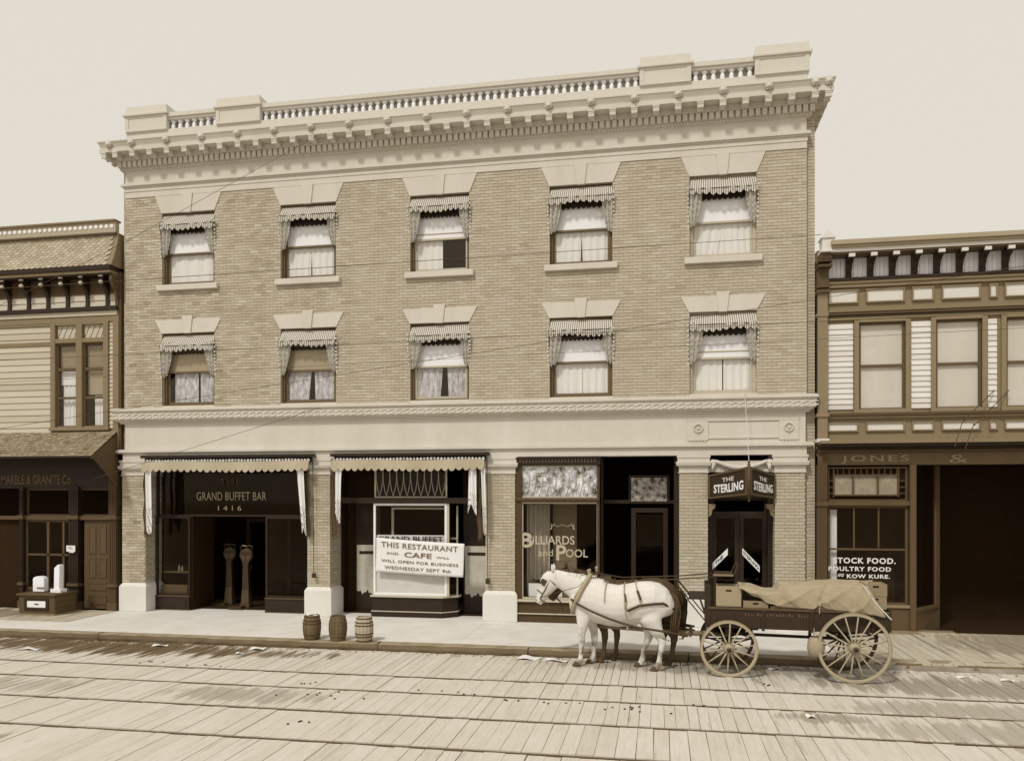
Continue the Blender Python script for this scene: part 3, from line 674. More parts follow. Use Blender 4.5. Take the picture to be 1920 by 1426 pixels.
for x0, x1, h0, h1 in ((-7.86, -7.2, .52, 1.76), (-4.93, -4.16, .50, 1.76)):
    q = MB(); q.box(x0, x1, .98, 1.04, 0, 2.86); q.build('shop_door', M_DARKWOOD, B)
    q = MB()
    def wf(u, v, x0=x0, x1=x1, h0=h0, h1=h1): 
        e = .04 * math.sin(u * 17) + .03 * math.sin(u * 41 + 1)
        return (x0 + .03 + u * (x1 - x0 - .04), .965, h0 + e + v * (h1 - h0 - e))
    q.grid(wf, 24, 3); q.build('whitewashed_glass', mat('brushed_whitewash', .50, var=.2, scale=5), B, solid=.004)
    q = MB(); q.box(x0 + .1, x1 - .1, .955, .963, h1 - .24, h1 - .16); q.build('letter_slot', M_BLACK, B)
for xa, xb in ((-8.12, -7.2), (-4.97, -4.2)): q = MB(); q.box(xa, xb, 1.05, 1.1, 0, 4); q.build('entry_back', M_VDARK, B)
# bay 3: billiards window
fx0, fx1 = -3.40, -1.38
q = MB(); q.box(fx0, fx0 + .14, .02, .2, .5, 3.98); q.build('window_jamb', M_STOREPOST, B, bevel=.006); q = MB(); q.box(fx1 - .06, fx1, .02, .2, .5, 3.78); q.build('window_jamb', M_STOREPOST, B, bevel=.006)
q = MB(); q.box(fx0, fx1 + .02, -.03, .2, 3.79, 3.93); q.box(fx0, fx1 + .04, -.06, .2, 3.93, 3.975); hd = q.build('window_cornice', M_DARKWOOD, B, bevel=.005)
q = MB()
for i in range(24): q.box(fx0 + .1 + i * .078, fx0 + .135 + i * .078, -.05, -.03, 3.84, 3.92)
q.build('cornice_teeth', M_BROWN, hd)
fr = frame(fx0 + .10, fx1 - .02, 3.0, 3.78, .06, .035, M_SASHL, 'transom_window', .04); 
q = MB()
n = 11
for i in range(n):
    x = fx0 + .16 + (fx1 - fx0 - .24) * i / n; w = (fx1 - fx0 - .24) / n
    q.tube([(x, .062, 3.6), (x + .01, .062, 3.3), (x + .06, .062, 3.12), (x + w / 2, .062, 3.04)], .006, 5); q.tube([(x + w, .062, 3.6), (x + w - .01, .062, 3.3), (x + w - .06, .062, 3.12), (x + w / 2, .062, 3.04)], .006, 5)
q.build('leaded_tracery', M_SASHL, fr)
q = MB(); q.box(fx0 + .13, fx1 - .055, .075, .085, 3.03, 3.75); q.build('pane', M_GLASSREFL, fr)  # reflections painted on the pane
q = MB(); q.box(fx0, fx1, .0, .2, 2.90, 3.0); q.box(fx0, fx1, -.03, .0, 2.94, 3.0); q.build('transom_bar', M_BROWN, B, bevel=.004)
fr = frame(fx0 + .13, fx1 - .03, .56, 2.90, .06, .04, M_SASHL, 'display_window', .05); pane(fx0 + .17, fx1 - .07, .6, 2.86, .08, fr)
q = MB()
q.grid(lambda u, v: (fx0 + .19 + u * .55, .5 + .25 * u + .05 * math.sin(u * 30), .6 + v * 2.24), 30, 2); q.build('curtain', mat('hall_curtain', .42, var=.1, scale=20, stretch=(1, 1, .02)), fr, smooth=True)
q = MB(); q.box(-2.62, -2.02, .95, 1.0, .3, 2.9); q.build('inner_partition', M_MIDWOOD, fr)
text('B', -3.30, -2.98, 1.80, 2.16, .05, M_GOLD, fr, off=.03); text('ILLIARDS', -2.99, -1.98, 1.88, 2.09, .05, M_GOLD, fr, off=.015); text('and', -2.86, -2.50, 1.60, 1.76, .05, M_GOLD, fr); text('P', -2.42, -2.18, 1.50, 1.87, .05, M_GOLD, fr, off=.02); text('OOL', -2.19, -1.66, 1.58, 1.77, .05, M_GOLD, fr, off=.01)
q = MB(); q.tube([(-3.14 + .19 * math.cos(a * math.pi / 10), .055, 1.98 + .2 * math.sin(a * math.pi / 10)) for a in range(20)], .009, 5, closed=True); q.tube([(-2.6, .055, 1.50), (-2.3, .055, 1.48), (-2.08, .055, 1.50)], .006, 5); q.build('lettering_flourish', M_BLACK, fr)
q = MB()
for sx in (-1, 1):
    for k in (-.035, .035): q.tube([(-2.27 + sx * (.24 + k), .055, 2.38), (-2.27 + sx * (.28 - k * .5), .055, 2.24)], .007, 5)
q.tube([(-2.48, .055, 2.35), (-2.38, .055, 2.31), (-2.27, .055, 2.36), (-2.16, .055, 2.31), (-2.06, .055, 2.35)], .005, 5); q.build('crossed_cues', M_GOLD, fr)
q = MB(); q.box(fx0, fx1 + .0, .02, .2, .0, .20); q.box(fx0, fx1, .03, .2, .225, .50); q.build('stall_riser', M_STOREPOST, B, bevel=.004)
q = MB(); q.box(fx0, fx1, -.02, .2, .20, .225); q.box(fx0, fx1, -.04, .2, .50, .555); q.build('riser_cap', M_SASHL, B)
q = MB(); q.box(fx1 + .02, .46, .74, .78, 2.86, 2.95); q.box(.36, .46, .2, .78, 0, 3.98); q.box(fx1 + .02, fx1 + .06, .2, .78, 0, 3.98); q.build('entry_framing', M_DARKWOOD, B)
fr = frame(-.72, .26, 2.86, 3.55, .72, .05, M_DARKWOOD, 'transom_light', .05); q = MB(); q.box(-.66, .2, .735, .74, 2.92, 3.49); q.build('pane', M_MOTTLE2, fr)
fr = frame(-.66, .22, .0, 2.75, .76, .11, M_DARKWOOD, 'entry_door', .05); pane(-.54, .1, .9, 2.6, .78, fr)
q = MB(); q.box(-1.2, -.72, .74, .8, .9, .92); q.build('push_bar', M_SASHL, B)
# bay 4: hotel entrance
q = MB(); q.box(1.14, 1.24, .25, .5, 0, 3.0); q.box(2.49, 2.59, .25, .5, 0, 3.0); q.box(1.14, 2.59, .3, .5, 3.0, 3.1); q.build('door_surround', M_DARKWOOD, B)
for sx, x in ((1, 1.14), (-1, 2.59)):
    q = MB(); q.prism([(x, 2.86), (x + sx * .16, 2.86), (x + sx * .15, 2.78), (x + sx * .08, 2.72), (x + sx * .07, 2.62), (x, 2.56)][::sx], .0, .22, 'y'); q.build('scroll_bracket', M_MIDWOOD, B)
q = MB(); q.box(1.12, 2.61, .06, .2, 3.60, 3.86); q.build('door_lintel', M_STONE, B)
q = MB(); pts = [(1.28 + 1.18 * u / 16, .0, 3.86 - .17 * math.sin(math.pi * u / 16) + .0) for u in range(17)]; q.tube(pts, [.03 + .035 * math.sin(math.pi * u / 16) + .008 * (u % 2) for u in range(17)], 8)
for x in (1.24, 2.50): q.lathe([(.03, .03), (.085, .02), (.095, -.03), (.04, -.06)], (x, .03, 3.80), 10, 'y'); q.tube([(x, .0, 3.78), (x - .01, .0, 3.62)], [.05, .02], 7)
q.build('carved_swag', M_STONE, B, smooth=True)
for x0, x1 in ((1.24, 1.86), (1.87, 2.49)):
    fr = frame(x0, x1, .0, 2.62, .42, .1, M_DARKWOOD, 'entrance_door', .05); pane(x0 + .1, x1 - .1, .1, 2.52, .44, fr)
fr = frame(1.24, 2.49, 2.62, 3.0, .42, .06, M_DARKWOOD, 'fanlight', .05)
# ---------------------------------------------------------------- left wooden building
LB = thing('wooden_shop_building', 'two storey clapboard building with fish scale mansard and shingled awning', 'building', (-17.5, 0, 0))
LX0, LX1 = -21.5, -14.12
b = MB(); wall_holes(b, LX0, LX1, 4.2, 9.9, .03, .25, [(-16.06, -14.55, 4.92, 7.66)]); b.box(LX0, LX1, .3, 14, 9.7, 9.9); b.box(LX0, LX0 + .2, .25, 14, 0, 9.7); b.box(LX1 - .06, LX1, .25, 14, 0, 9.7); b.box(LX0, LX1, 13.8, 14, 0, 9.7); b.box(LX0, LX1, .26, 13.8, 4.3, 4.4)
b.build('wall', M_MIDWOOD, LB)
def clap(parent, x0, x1, z0, z1, pitch, m, y=0.03, name='clapboard'):
    n = int(round((z1 - z0) / pitch)); p = (z1 - z0) / n; me = {}
    for i in range(n):
        q = MB(); q.tone = R.gauss(0, .5); q.prism([(0, 0), (-.028, 0), (-.028, .012), (-.008, p - .004), (0, p - .004)], x0, x1, 'x'); q.v = [(v[0], v[1] + y, v[2] + z0 + i * p) for v in q.v]
        q.build(name, m, parent)
clap(LB, LX0, -16.18, 4.72, 7.64, .172, M_CLAP); clap(LB, -14.42, -14.30, 4.85, 7.72, .11, M_CLAP); clap(LB, LX0, -14.2, 8.10, 8.44, .17, M_CLAP, y=.02)
def trim(parent, x0, x1, y0, y1, z0, z1, m, name, bev=.006):
    q = MB(); q.box(x0, x1, y0, y1, z0, z1); return q.build(name, m, parent, bevel=bev)
trim(LB, LX0, -14.16, -.03, .03, 7.70, 7.86, M_MIDWOOD, 'frieze_board'); trim(LB, LX0, -14.16, -.06, .03, 7.86, 7.98, M_CLAP, 'frieze_moulding')
trim(LB, -14.16, -14.06, -.02, .2, 4.3, 9.0, M_BROWN, 'gap_board'); trim(LB, LX0, -14.13, -.12, .03, 7.98, 8.09, M_DARKWOOD, 'belt_moulding'); trim(LB, LX0, -14.2, -.02, .03, 8.44, 8.50, M_BROWN, 'upper_belt'); trim(LB, LX0, -14.2, .0, .03, 8.50, 8.95, M_BROWN, 'bracket_panel')
trim(LB, -14.29, -14.12, -.037, .2, 4.3, 7.975, M_MIDWOOD, 'corner_board')
trim(LB, LX0, -16.18, -.02, .03, 7.64, 7.70, M_MIDWOOD, 'head_trim'); trim(LB, LX0, -16.18, -.015, .02, 7.11, 7.21, M_MIDWOOD, 'transom_trim')
# window group
q = MB()
for x0, x1 in ((-16.18, -16.04), (-15.40, -15.22), (-14.58, -14.43)): q.box(x0, x1, -.04, .12, 4.86, 7.70)
q.box(-16.04, -15.40, -.035, .12, 7.16, 7.28); q.box(-15.22, -14.58, -.035, .12, 7.16, 7.28); q.box(-16.2, -14.4, -.07, .12, 4.80, 4.89); q.box(-16.04, -15.4, -.03, .12, 7.64, 7.70); q.box(-15.22, -14.58, -.03, .12, 7.64, 7.70)
q.build('window_surround', M_MIDWOOD, LB, bevel=.008)
for k, (x0, x1) in enumerate(((-16.04, -15.40), (-15.22, -14.58))):
    fr = frame(x0, x1, 4.89, 7.16, .04, .05, M_FRAME, 'window', .05, LB)
    q = MB(); q.box(x0 + .05, x1 - .05, .045, .08, 6.42, 6.5); q.box(x0 + .05, x1 - .05, .05, .09, 5.66, 5.72); q.build('sash_rail', M_FRAME, fr)
    pane(x0 + .05, x1 - .05, 4.94, 7.11, .07, fr, M_GLASSU)
    q = MB(); q.box(x0 + .05, x1 - .05, .14, .145, 6.5, 7.1); q.build('upper_light', mat('dim_glass', .22, var=.15), fr)
    q = MB(); q.box(x0 + .05, x1 - .05, .16, .165, 6.05 if k == 0 else 5.78, 6.42); q.build('roller_blind', M_BLINDG if k else M_LACE, fr)
    q = MB(); wavy(q, x0 + .08 + .14 * k, x1 - .06, 4.94, 6.05 if k == 0 else 5.76, .19, tone=0); q.build('curtain', M_LACE, fr, smooth=True)
    q = MB(); room(q, x0, x1, .2, 1.2, 4.8, 7.2); q.build('room', M_VDARK, fr)
    q = MB(); q.box(x0 + .02, x1 - .02, .05, .06, 7.28, 7.64)
    tl = q.build('transom_light', M_CLAP, fr); q = MB()
    for j in range(4): 
        xa = x0 + .02 + j * .17
        q.tube([(xa, .045, 7.29), (min(xa + .16, x1 - .02), .045, 7.63)], .006, 4)
    q.build('glazing_bar', M_BROWN, tl)
# mansard of fish scale shingles: top z 9.98 y -.05 -> eave z 9.12 y -.34, flaring
def mans(v):   # v 0 eave .. 1 top
    z = 9.10 + v * .92; y = -.34 + .30 * (1 - (1 - v) ** 1.6); return y, z
q = MB(); q.prism([mans(v / 8) for v in range(9)] + [(.3, 10.02), (.3, 9.10)], LX0, -14.22, 'x'); q.build('mansard_slope', M_SHINGD, LB)
rows = 12; rp = .92 / rows; sw = .165; sh = []
fs = MB(); pts = [(-.078, 0.1)] + [(-.078 + .0, .03)] + [(.078 * -math.cos(a * math.pi / 6), .03 - .045 * math.sin(a * math.pi / 6)) for a in range(1, 6)] + [(.078, .03), (.078, .1)]
fmesh = []
for k in range(8):
    q = MB(); q.tone = -.8 + k * .22; q.prism([(p[0], p[1]) for p in pts], -.016, .0, 'y'); fmesh.append(q.mesh('shingle', M_SHING))
rest = MB(); cnt = 0; lst = []
for r_ in range(rows):
    v = (r_ + .0) / rows; y, z = mans(v); y2, z2 = mans(v + 1 / rows)
    n = int((LX1 - LX0 - .2) / sw)
    for i in range(n):
        x = -14.32 - i * sw - (sw / 2 if r_ % 2 else 0)
        if x > -14.30 or x < LX0: continue
        lst.append((x, y, z, math.atan2(y2 - y, z2 - z)))
lst.sort(key=lambda s: -s[0])
for i, (x, y, z, a) in enumerate(lst):
    if i < 280: inst('shingle', fmesh[R.randrange(8)], LB, (x, y - .006, z + .01), rot=(-a - .12, R.uniform(-.03, .03), 0))
    else:
        M = Matrix.Translation((x, y - .006, z + .01)) @ Euler((-a - .12, 0, 0)).to_matrix().to_4x4(); n = len(rest.v); k = len(pts)
        for yy in (-.016, 0):
            for p in pts: rest.v.append(tuple(M @ Vector((p[0], yy, p[1]))))
        t = R.gauss(0, .5); rest.face(tuple(range(n, n + k))[::-1], t)
        for j in range(k): rest.face((n + j, n + (j + 1) % k, n + k + (j + 1) % k, n + k + j), t)
rest.build('shingle_courses', M_SHING, LB, kind='stuff')
q = MB(); q.prism([mans(v / 8) for v in range(9)] + [(.3, 10.02), (.3, 9.10)], -14.22, -14.10, 'x'); q.v = [(v[0], v[1] - .02, v[2]) for v in q.v]; q.build('mansard_cheek', M_MIDWOOD, LB)
trim(LB, LX0, -14.12, -.40, .2, 8.98, 9.10, M_DARKWOOD, 'eave_gutter'); trim(LB, LX0, -14.14, -.36, .2, 8.90, 8.98, M_MIDWOOD, 'eave_fascia'); trim(LB, LX0, -14.14, -.34, .2, 8.86, 8.90, M_DARKWOOD, 'soffit')
q = MB(); q.prism([(-.30, 8.9), (-.30, 8.72), (-.24, 8.6), (-.12, 8.45), (-.06, 8.2), (-.05, 8.0), (.15, 8.0), (.15, 8.9)], -14.20, -14.12, 'x'); q.build('end_bracket', M_BROWN, LB)
bq = MB(); bq.prism([(0, 0), (-.05, 0), (-.075, .03), (-.075, .07), (-.05, .10), (-.04, .25), (-.06, .40), (-.12, .52), (-.2, .57), (-.27, .60), (-.30, .66), (-.30, .72), (-.27, .76), (-.30, .80), (-.31, .86), (0, .86)], -.05, .05, 'x')
bq = bq.mesh('bracket', M_DARKWOOD)
tipm = MB(); tipm.lathe([(.02, -.055), (.045, -.04), (.05, .0), (.045, .04), (.02, .055)], (0, -.285, .66), 10, 'x'); tipm.box(-.055, .055, -.32, -.27, .80, .84); tipm.lathe([(.015, -.056), (.03, -.045), (.03, .045), (.015, .056)], (0, -.065, .05), 8, 'x'); tipm = tipm.mesh('bracket_scroll', M_CLAP, True)
x = -14.45
for i in range(12):
    o = inst('bracket', bq, LB, (x - i * .60, .0, 8.02)); inst('bracket_scroll', tipm, o, (x - i * .60, .0, 8.02)).location = (0, 0, 0)
# roof crest
q = MB(); q.box(LX0, -14.16, -.10, .05, 10.02, 10.32); q.build('crest_board', M_SHING, LB)
trim(LB, LX0, -14.14, -.16, .1, 10.32, 10.37, M_MIDWOOD, 'crest_cap'); trim(LB, LX0, -14.14, -.13, .1, 9.98, 10.03, M_BROWN, 'crest_base')
dk = MB(); dk.lathe([(.052, -.008), (.052, .01)], (0, 0, 0), 12, 'y'); dk = dk.mesh('crest_disc', M_WHITE)
for i in range(44): inst('crest_disc', dk, LB, (-14.27 - i * .155, -.105, 10.20))
# shingled awning roof over the shop
q = MB(); q.prism([(.0, 4.77), (-1.0, 4.07), (-1.0, 4.02), (.0, 4.70)], LX0, -14.16, 'x'); q.build('awning_deck', M_DARKWOOD, LB)
rest = MB(); n_rows = 14; cands = []
for r_ in range(n_rows):
    v = r_ / n_rows; y = -1.0 + v * 1.0; z = 4.07 + v * .70; x = -14.16; nx = y + 1 / n_rows + .03; nz = z + .70 / n_rows + .02
    while x > LX0:
        w = R.choice((.13, .15, .17)); cands.append((x - w, x - .01, y - .012, z, nx, nz)); x -= w
for i, (a, c, y, z, ny, nz) in enumerate(cands):
    dz = R.uniform(.014, .03); t = R.gauss(0, .6); s0 = R.uniform(-.012, .012)
    rest.box(a, c, 0, .01, 0, .01, tone=t); k = len(rest.v) - 8; P8 = [(a, y + s0, z + .0), (c, y + s0, z + .0), (c, ny, nz - .03), (a, ny, nz - .03), (a, y + s0, z + dz), (c, y + s0, z + dz), (c, ny, nz - .012), (a, ny, nz - .012)]
    for j, p in enumerate(P8): rest.v[k + j] = p
rest.build('shingle_courses', M_SHINGD, LB, kind='stuff')
q = MB(); q.prism([(.0, 4.72), (-1.0, 4.05), (-1.0, 4.0), (-.9, 4.0), (.0, 3.3)], -14.20, -14.15, 'x'); q.build('awning_cheek', M_BROWN, LB)
# shopfront
trim(LB, LX0, -14.2, .0, .2, 3.25, 4.3, M_DARKWOOD, 'sign_fascia')
text('MARBLE & GRANITE Co', -17.72, -15.58, 3.36, 3.62, -.012, mat('dim_lettering', .10, var=.3, scale=18), LB, off=.02, ext=.008)
for x0, x1, m in ((-14.40, -14.18, M_STOREPOST), (-15.60, -15.32, M_DARKWOOD), (-17.12, -17.0, M_DARKWOOD)):
    q = MB(); q.box(x0, x1, -.06, .2, .0, 3.3 if m is not M_STOREPOST else 3.9)
    for j in range(3): xx = x0 + (x1 - x0) * (.22 + .28 * j); q.box(xx - .012, xx + .012, -.075, -.06, .75, 2.35); q.box(xx - .012, xx + .012, -.075, -.06, 2.6, 3.2)
    pl = q.build('pilaster', m, LB, bevel=.008)
    q = MB(); q.box(x0 - .04, x1 + .04, -.12, .2, 2.42, 2.52); q.box(x0 - .03, x1 + .03, -.11, .2, .62, .70); q.box(x0 - .03, x1 + .03, -.10, .2, .0, .2); q.build('pilaster_block', M_DIMWOOD, pl, bevel=.01)
trim(LB, LX0, -14.4, -.02, .2, 2.40, 2.50, M_BROWN, 'transom_bar')
q = MB(); q.box(-15.22, -14.42, .06, .12, .02, 2.38); dr = q.build('panelled_door', M_BROWN, LB, bevel=.004)
for x0, x1, z0, z1 in ((-15.08, -14.86, 1.5, 2.25), (-14.76, -14.54, 1.5, 2.25), (-15.08, -14.86, .85, 1.38), (-14.76, -14.54, .85, 1.38), (-15.08, -14.54, .52, .72), (-15.08, -14.54, .14, .38)):
    q = MB(); w = .025; q.box(x0, x1, .04, .06, z0, z0 + w); q.box(x0, x1, .04, .06, z1 - w, z1); q.box(x0, x0 + w, .04, .06, z0 + w, z1 - w); q.box(x1 - w, x1, .04, .06, z0 + w, z1 - w); q.box(x0 + w, x1 - w, .052, .06, z0 + w, z1 - w); q.build('door_panel', M_DIMWOOD, dr)
fr = frame(-17.0, -15.62, .5, 2.40, .04, .06, M_BROWN, 'shop_window', .06, LB); pane(-16.94, -15.68, .56, 2.34, .06, fr)
q = MB(); q.box(-16.34, -16.27, .03, .1, .56, 2.34); q.box(-15.86, -15.80, .03, .1, .56, 2.34); q.box(-16.94, -15.68, .03, .09, 1.43, 1.48); q.build('mullion', M_BROWN, fr)
trim(LB, -17.0, -15.62, .0, .2, .0, .5, M_DARKWOOD, 'stall_riser'); trim(LB, LX0, -17.12, .1, .2, .0, 2.4, M_VDARK, 'shop_opening')
q = MB(); q.box(LX0, -14.3, 1.4, 1.5, 0, 4.2); q.box(LX0, LX1, .26, 1.5, -.02, .0); q.build('shop_interior', M_VDARK, LB)
fr = frame(-15.5, -14.4, 2.5, 3.25, .08, .05, M_BROWN, 'transom_window', .05, LB); fr = frame(-17.0, -15.62, 2.5, 3.25, .08, .05, M_BROWN, 'transom_window', .05, LB)
# ---------------------------------------------------------------- right wooden building
RB = thing('feed_store_building', 'two storey grey and white timber building with bracketed cornice and dark storefront', 'building', (8, 0, 0))
RX0, RX1 = 3.53, 13.
RW = [(4.42, 5.40), (6.02, 6.96), (7.44, 8.4), (9.4, 10.3)]
b = MB(); wall_holes(b, RX0, RX1, 4.1, 8.6, .03, .25, [(a, c, 5.0, 6.93) for a, c in RW]); b.box(RX0, RX0 + .1, .25, 14, 0, 8.4); b.box(RX1 - .1, RX1, .25, 14, 0, 8.4); b.box(RX0, RX1, 13.9, 14, 0, 8.4); b.box(RX0, RX1, .25, 14, 8.3, 8.4); b.box(RX0, RX1, .26, 13.8, 4.15, 4.2); b.build('wall', M_TRIMR, RB)
for a, c in ((3.74, 4.30), (5.52, 5.92), (7.08, 7.26), (8.52, 9.3)): clap(RB, a, c, 4.99, 6.92, .122, M_CLAPR)
for a, c in RW:
    q = MB(); q.box(a - .1, a, -.03, .12, 4.95, 6.98); q.box(c, c + .1, -.03, .12, 4.95, 6.98); q.box(a, c, -.03, .12, 6.93, 6.99); q.box(a - .12, c + .12, -.07, .12, 4.90, 4.97); q.build('window_casing', M_TRIMR, RB, bevel=.006)
    fr = frame(a, c, 4.97, 6.93, .05, .05, M_FRAME, 'window', .05, RB)
    q = MB(); q.box(a + .05, c - .05, .05, .09, 5.93, 5.99); q.build('meeting_rail', M_FRAME, fr)
    pane(a + .05, c - .05, 5.0, 6.9, .07, fr, M_GLASSU)
    q = MB(); q.box(a + .05, c - .05, .11, .114, 5.0, 6.9); q.build('roller_blind', mat('aged_roller_blind', .56, var=.06, scale=4, blotch=.15), fr)
def panels(z0, z1, xs):
    for a, c in xs:
        q = MB(); w = .03; q.box(a, c, -.02, .03, z1 - w, z1); q.box(a, c, -.02, .03, z0, z0 + w); q.box(a, a + w, -.02, .03, z0 + w, z1 - w); q.box(c - w, c, -.02, .03, z0 + w, z1 - w); fr = q.build('panel_moulding', M_TRIMR, RB)
        q = MB(); q.box(a + w, c - w, .012, .03, z0 + w, z1 - w); q.build('panel', M_CLAPR, fr)
XS = [(3.76, 4.41), (4.57, 5.38), (5.53, 5.98), (6.14, 6.93), (7.10, 7.27), (7.41, 8.3), (8.6, 9.3), (9.45, 10.3)]
panels(7.37, 7.68, XS); panels(4.49, 4.70, XS)
for z0, z1, e, m, nm in ((6.99, 7.05, .03, M_TRIMR, 'frieze_board'), (7.10, 7.16, .08, M_BROWN, 'belt_moulding'), (7.16, 7.21, .10, M_MIDWOOD, 'belt_cap'), (7.72, 7.80, .05, M_TRIMR, 'upper_frieze'), (7.86, 7.93, .10, M_DARKWOOD, 'dark_moulding'), (7.80, 7.86, .08, M_MIDWOOD, 'mid_moulding'), (4.78, 4.84, .05, M_MIDWOOD, 'sill_band'), (4.84, 4.90, .09, M_BROWN, 'sill_moulding')):
    trim(RB, RX0 + .22, RX1, -e, .03, z0, z1, m, nm)
clapv = MB()
xx = 3.76; q = MB()
while xx < RX1: q.box(xx, xx + .085, .0, .03, 7.93, 8.45, tone=R.gauss(0, .3)); xx += .092
q.build('matchboard', mat('white_matchboard', .82, var=.05, tone=.2), RB, kind='stuff')
trim(RB, 3.75, RX1, -.42, .1, 8.42, 8.50, M_CLAPR, 'cornice_fascia'); trim(RB, 3.75, RX1, -.47, .1, 8.50, 8.56, M_CORNR, 'cornice_moulding'); trim(RB, 3.74, RX1, -.52, .1, 8.56, 8.66, M_CORNR, 'gutter'); trim(RB, 3.78, RX1, -.40, .1, 8.38, 8.42, M_BROWN, 'soffit')
bq = MB(); bq.prism([(0, 0), (-.06, 0), (-.09, .06), (-.07, .12), (-.12, .2), (-.15, .28), (-.28, .34), (-.34, .36), (-.36, .46), (0, .46)], -.06, .06, 'x'); bq = bq.mesh('bracket', M_DARKWOOD)
tp = MB(); tp.box(-.065, .065, -.40, -.33, .385, .46); tp = tp.mesh('bracket_block', M_CLAPR)
for i in range(18):
    o = inst('bracket', bq, RB, (4.19 + i * .4585, 0, 7.93)); inst('bracket_block', tp, o, (0, 0, 0)).location = (0, 0, 0)
# end pilaster with finial
q = MB(); q.box(3.53, 3.74, -.10, .2, 4.25, 7.6); q.box(3.50, 3.77, -.13, .2, 5.0 - .18, 4.90); q.box(3.51, 3.76, -.12, .2, 7.08, 7.16); q.build('end_pilaster', M_TRIMR, RB, bevel=.006)
q = MB(); q.box(3.50, 3.78, -.16, .2, 7.6, 7.68); q.box(3.51, 3.77, -.14, .2, 7.72, 7.82); q.box(3.52, 3.76, -.12, .2, 7.82, 8.15); q.box(3.50, 3.80, -.3, .2, 8.15, 8.2); q.box(3.51, 3.80, -.34, .2, 8.26, 8.31); q.prism([(3.54, 8.31), (3.78, 8.31), (3.78, 8.46), (3.54, 8.46)], -.36, .2, 'y'); q.build('pilaster_bracket', M_BROWN, RB, bevel=.006)
q = MB(); q.box(3.56, 3.80, -.42, -.1, 8.46, 8.74); q.box(3.53, 3.83, -.44, -.08, 8.44, 8.49); q.prism([(3.52, 8.74), (3.84, 8.74), (3.68, 8.93)], -.45, -.07, 'y'); q.build('finial', M_CLAPR, RB, bevel=.004)
q = MB(); q.box(3.50, 3.76, -.18, .1, 4.25, 4.33); q.build('pilaster_foot', M_CLAPR, RB)
for z0, z1, e, m, nm in ((4.20, 4.27, .42, M_MIDWOOD, 'shop_cornice_top'), (4.13, 4.20, .36, M_DARKWOOD, 'shop_cornice'), (4.02, 4.08, .12, M_BROWN, 'lower_moulding')): trim(RB, RX0, RX1, -e, .03, z0, z1, m, nm)
trim(RB, RX0, RX1, -.03, .25, 3.74, 4.02, mat('name_board_paint', .11, var=.15, blotch=.2), 'name_board')
text('JONES', 4.03, 5.46, 3.77, 3.96, -.044, mat('ghost_lettering', .24, var=.25, scale=14), RB, off=.02, spacing=1.25, ext=.012); text('& BROS', 6.2, 8.2, 3.77, 3.96, -.044, mat('ghost_lettering', .24), RB, off=.02, spacing=1.5, ext=.012) if False else text('&', 6.28, 6.66, 3.77, 3.96, -.044, mat('ghost_lettering', .24), RB, ext=.012)
q = MB(); q.box(3.53, 3.73, -.10, .2, 0, 3.95)
for j in range(4): q.box(3.55 + j * .047, 3.575 + j * .047, -.12, -.10, .3, 2.78); q.box(3.55 + j * .047, 3.575 + j * .047, -.12, -.10, 2.95, 3.85)
q.box(3.51, 3.75, -.14, .2, 2.82, 2.90); q.box(3.51, 3.75, -.13, .2, .0, .25); q.build('fluted_pilaster', M_STOREPOST2, RB, bevel=.004)
trim(RB, 5.475, 5.60, -.08, .1, .0, 3.74, M_STOREPOST2, 'corner_post')
# transom window with square border lights
fr = frame(3.76, 5.45, 2.93, 3.70, .04, .04, M_STOREPOST2, 'transom_window', .06, RB)
q = MB(); q.box(3.90, 5.26, .045, .09, 3.50, 3.53); q.box(3.90, 5.26, .045, .09, 3.05, 3.08); q.box(3.88, 3.91, .045, .09, 3.02, 3.66); q.box(5.25, 5.28, .045, .09, 3.02, 3.66); q.box(4.30, 4.33, .045, .09, 3.08, 3.5); q.box(4.82, 4.85, .045, .09, 3.08, 3.5)
for j in range(11): q.box(3.97 + j * .125, 3.985 + j * .125, .045, .08, 3.53, 3.66)
for j in range(3): q.box(3.80, 3.88, .045, .08, 3.1 + j * .14, 3.115 + j * .14); q.box(5.28, 5.41, .045, .08, 3.1 + j * .14, 3.115 + j * .14)
q.build('glazing_bar', M_STOREPOST2, fr)
q = MB(); q.box(3.91, 5.25, .10, .105, 3.08, 3.50); q.build('pane', mat('sky_lit_glass', .10, v2=.42, var=.4, scale=4, rough=.2), fr); q = MB(); q.box(3.78, 5.43, .12, .13, 2.95, 3.68); q.build('border_light', M_VDARK, fr)
trim(RB, 3.74, 5.475, -.05, .15, 2.83, 2.93, M_STOREPOST2, 'transom_bar')
fr = frame(3.76, 5.45, .62, 2.83, .02, .05, M_STOREPOST2, 'display_window', .06, RB); pane(3.81, 5.40, .67, 2.78, .04, fr)
q = MB(); q.box(3.8, 5.41, .02, .07, 1.83, 1.87); q.box(4.31, 4.34, .035, .07, 1.87, 2.78); q.box(4.83, 4.86, .035, .07, 1.87, 2.78); q.build('mullion', M_STOREPOST2, fr)
q = MB(); wavy(q, 3.80, 3.98, .67, 2.74, .15, n=14, amp=.02); q.build('curtain', M_CURT, fr, smooth=True)
text('STOCK FOOD.', 3.88, 5.20, 1.53, 1.66, .022, M_SIGNW, fr, off=.03, spacing=1.15); text('POULTRY FOOD', 3.775, 5.10, 1.36, 1.46, .012, M_SIGNW, fr, off=.03, spacing=1.15); text('AND', 3.97, 4.11, 1.23, 1.30, .022, M_SIGNW, fr, off=.02, slant=.3); text('KOW KURE.', 4.17, 5.08, 1.20, 1.29, .022, M_SIGNW, fr, off=.03, spacing=1.15)
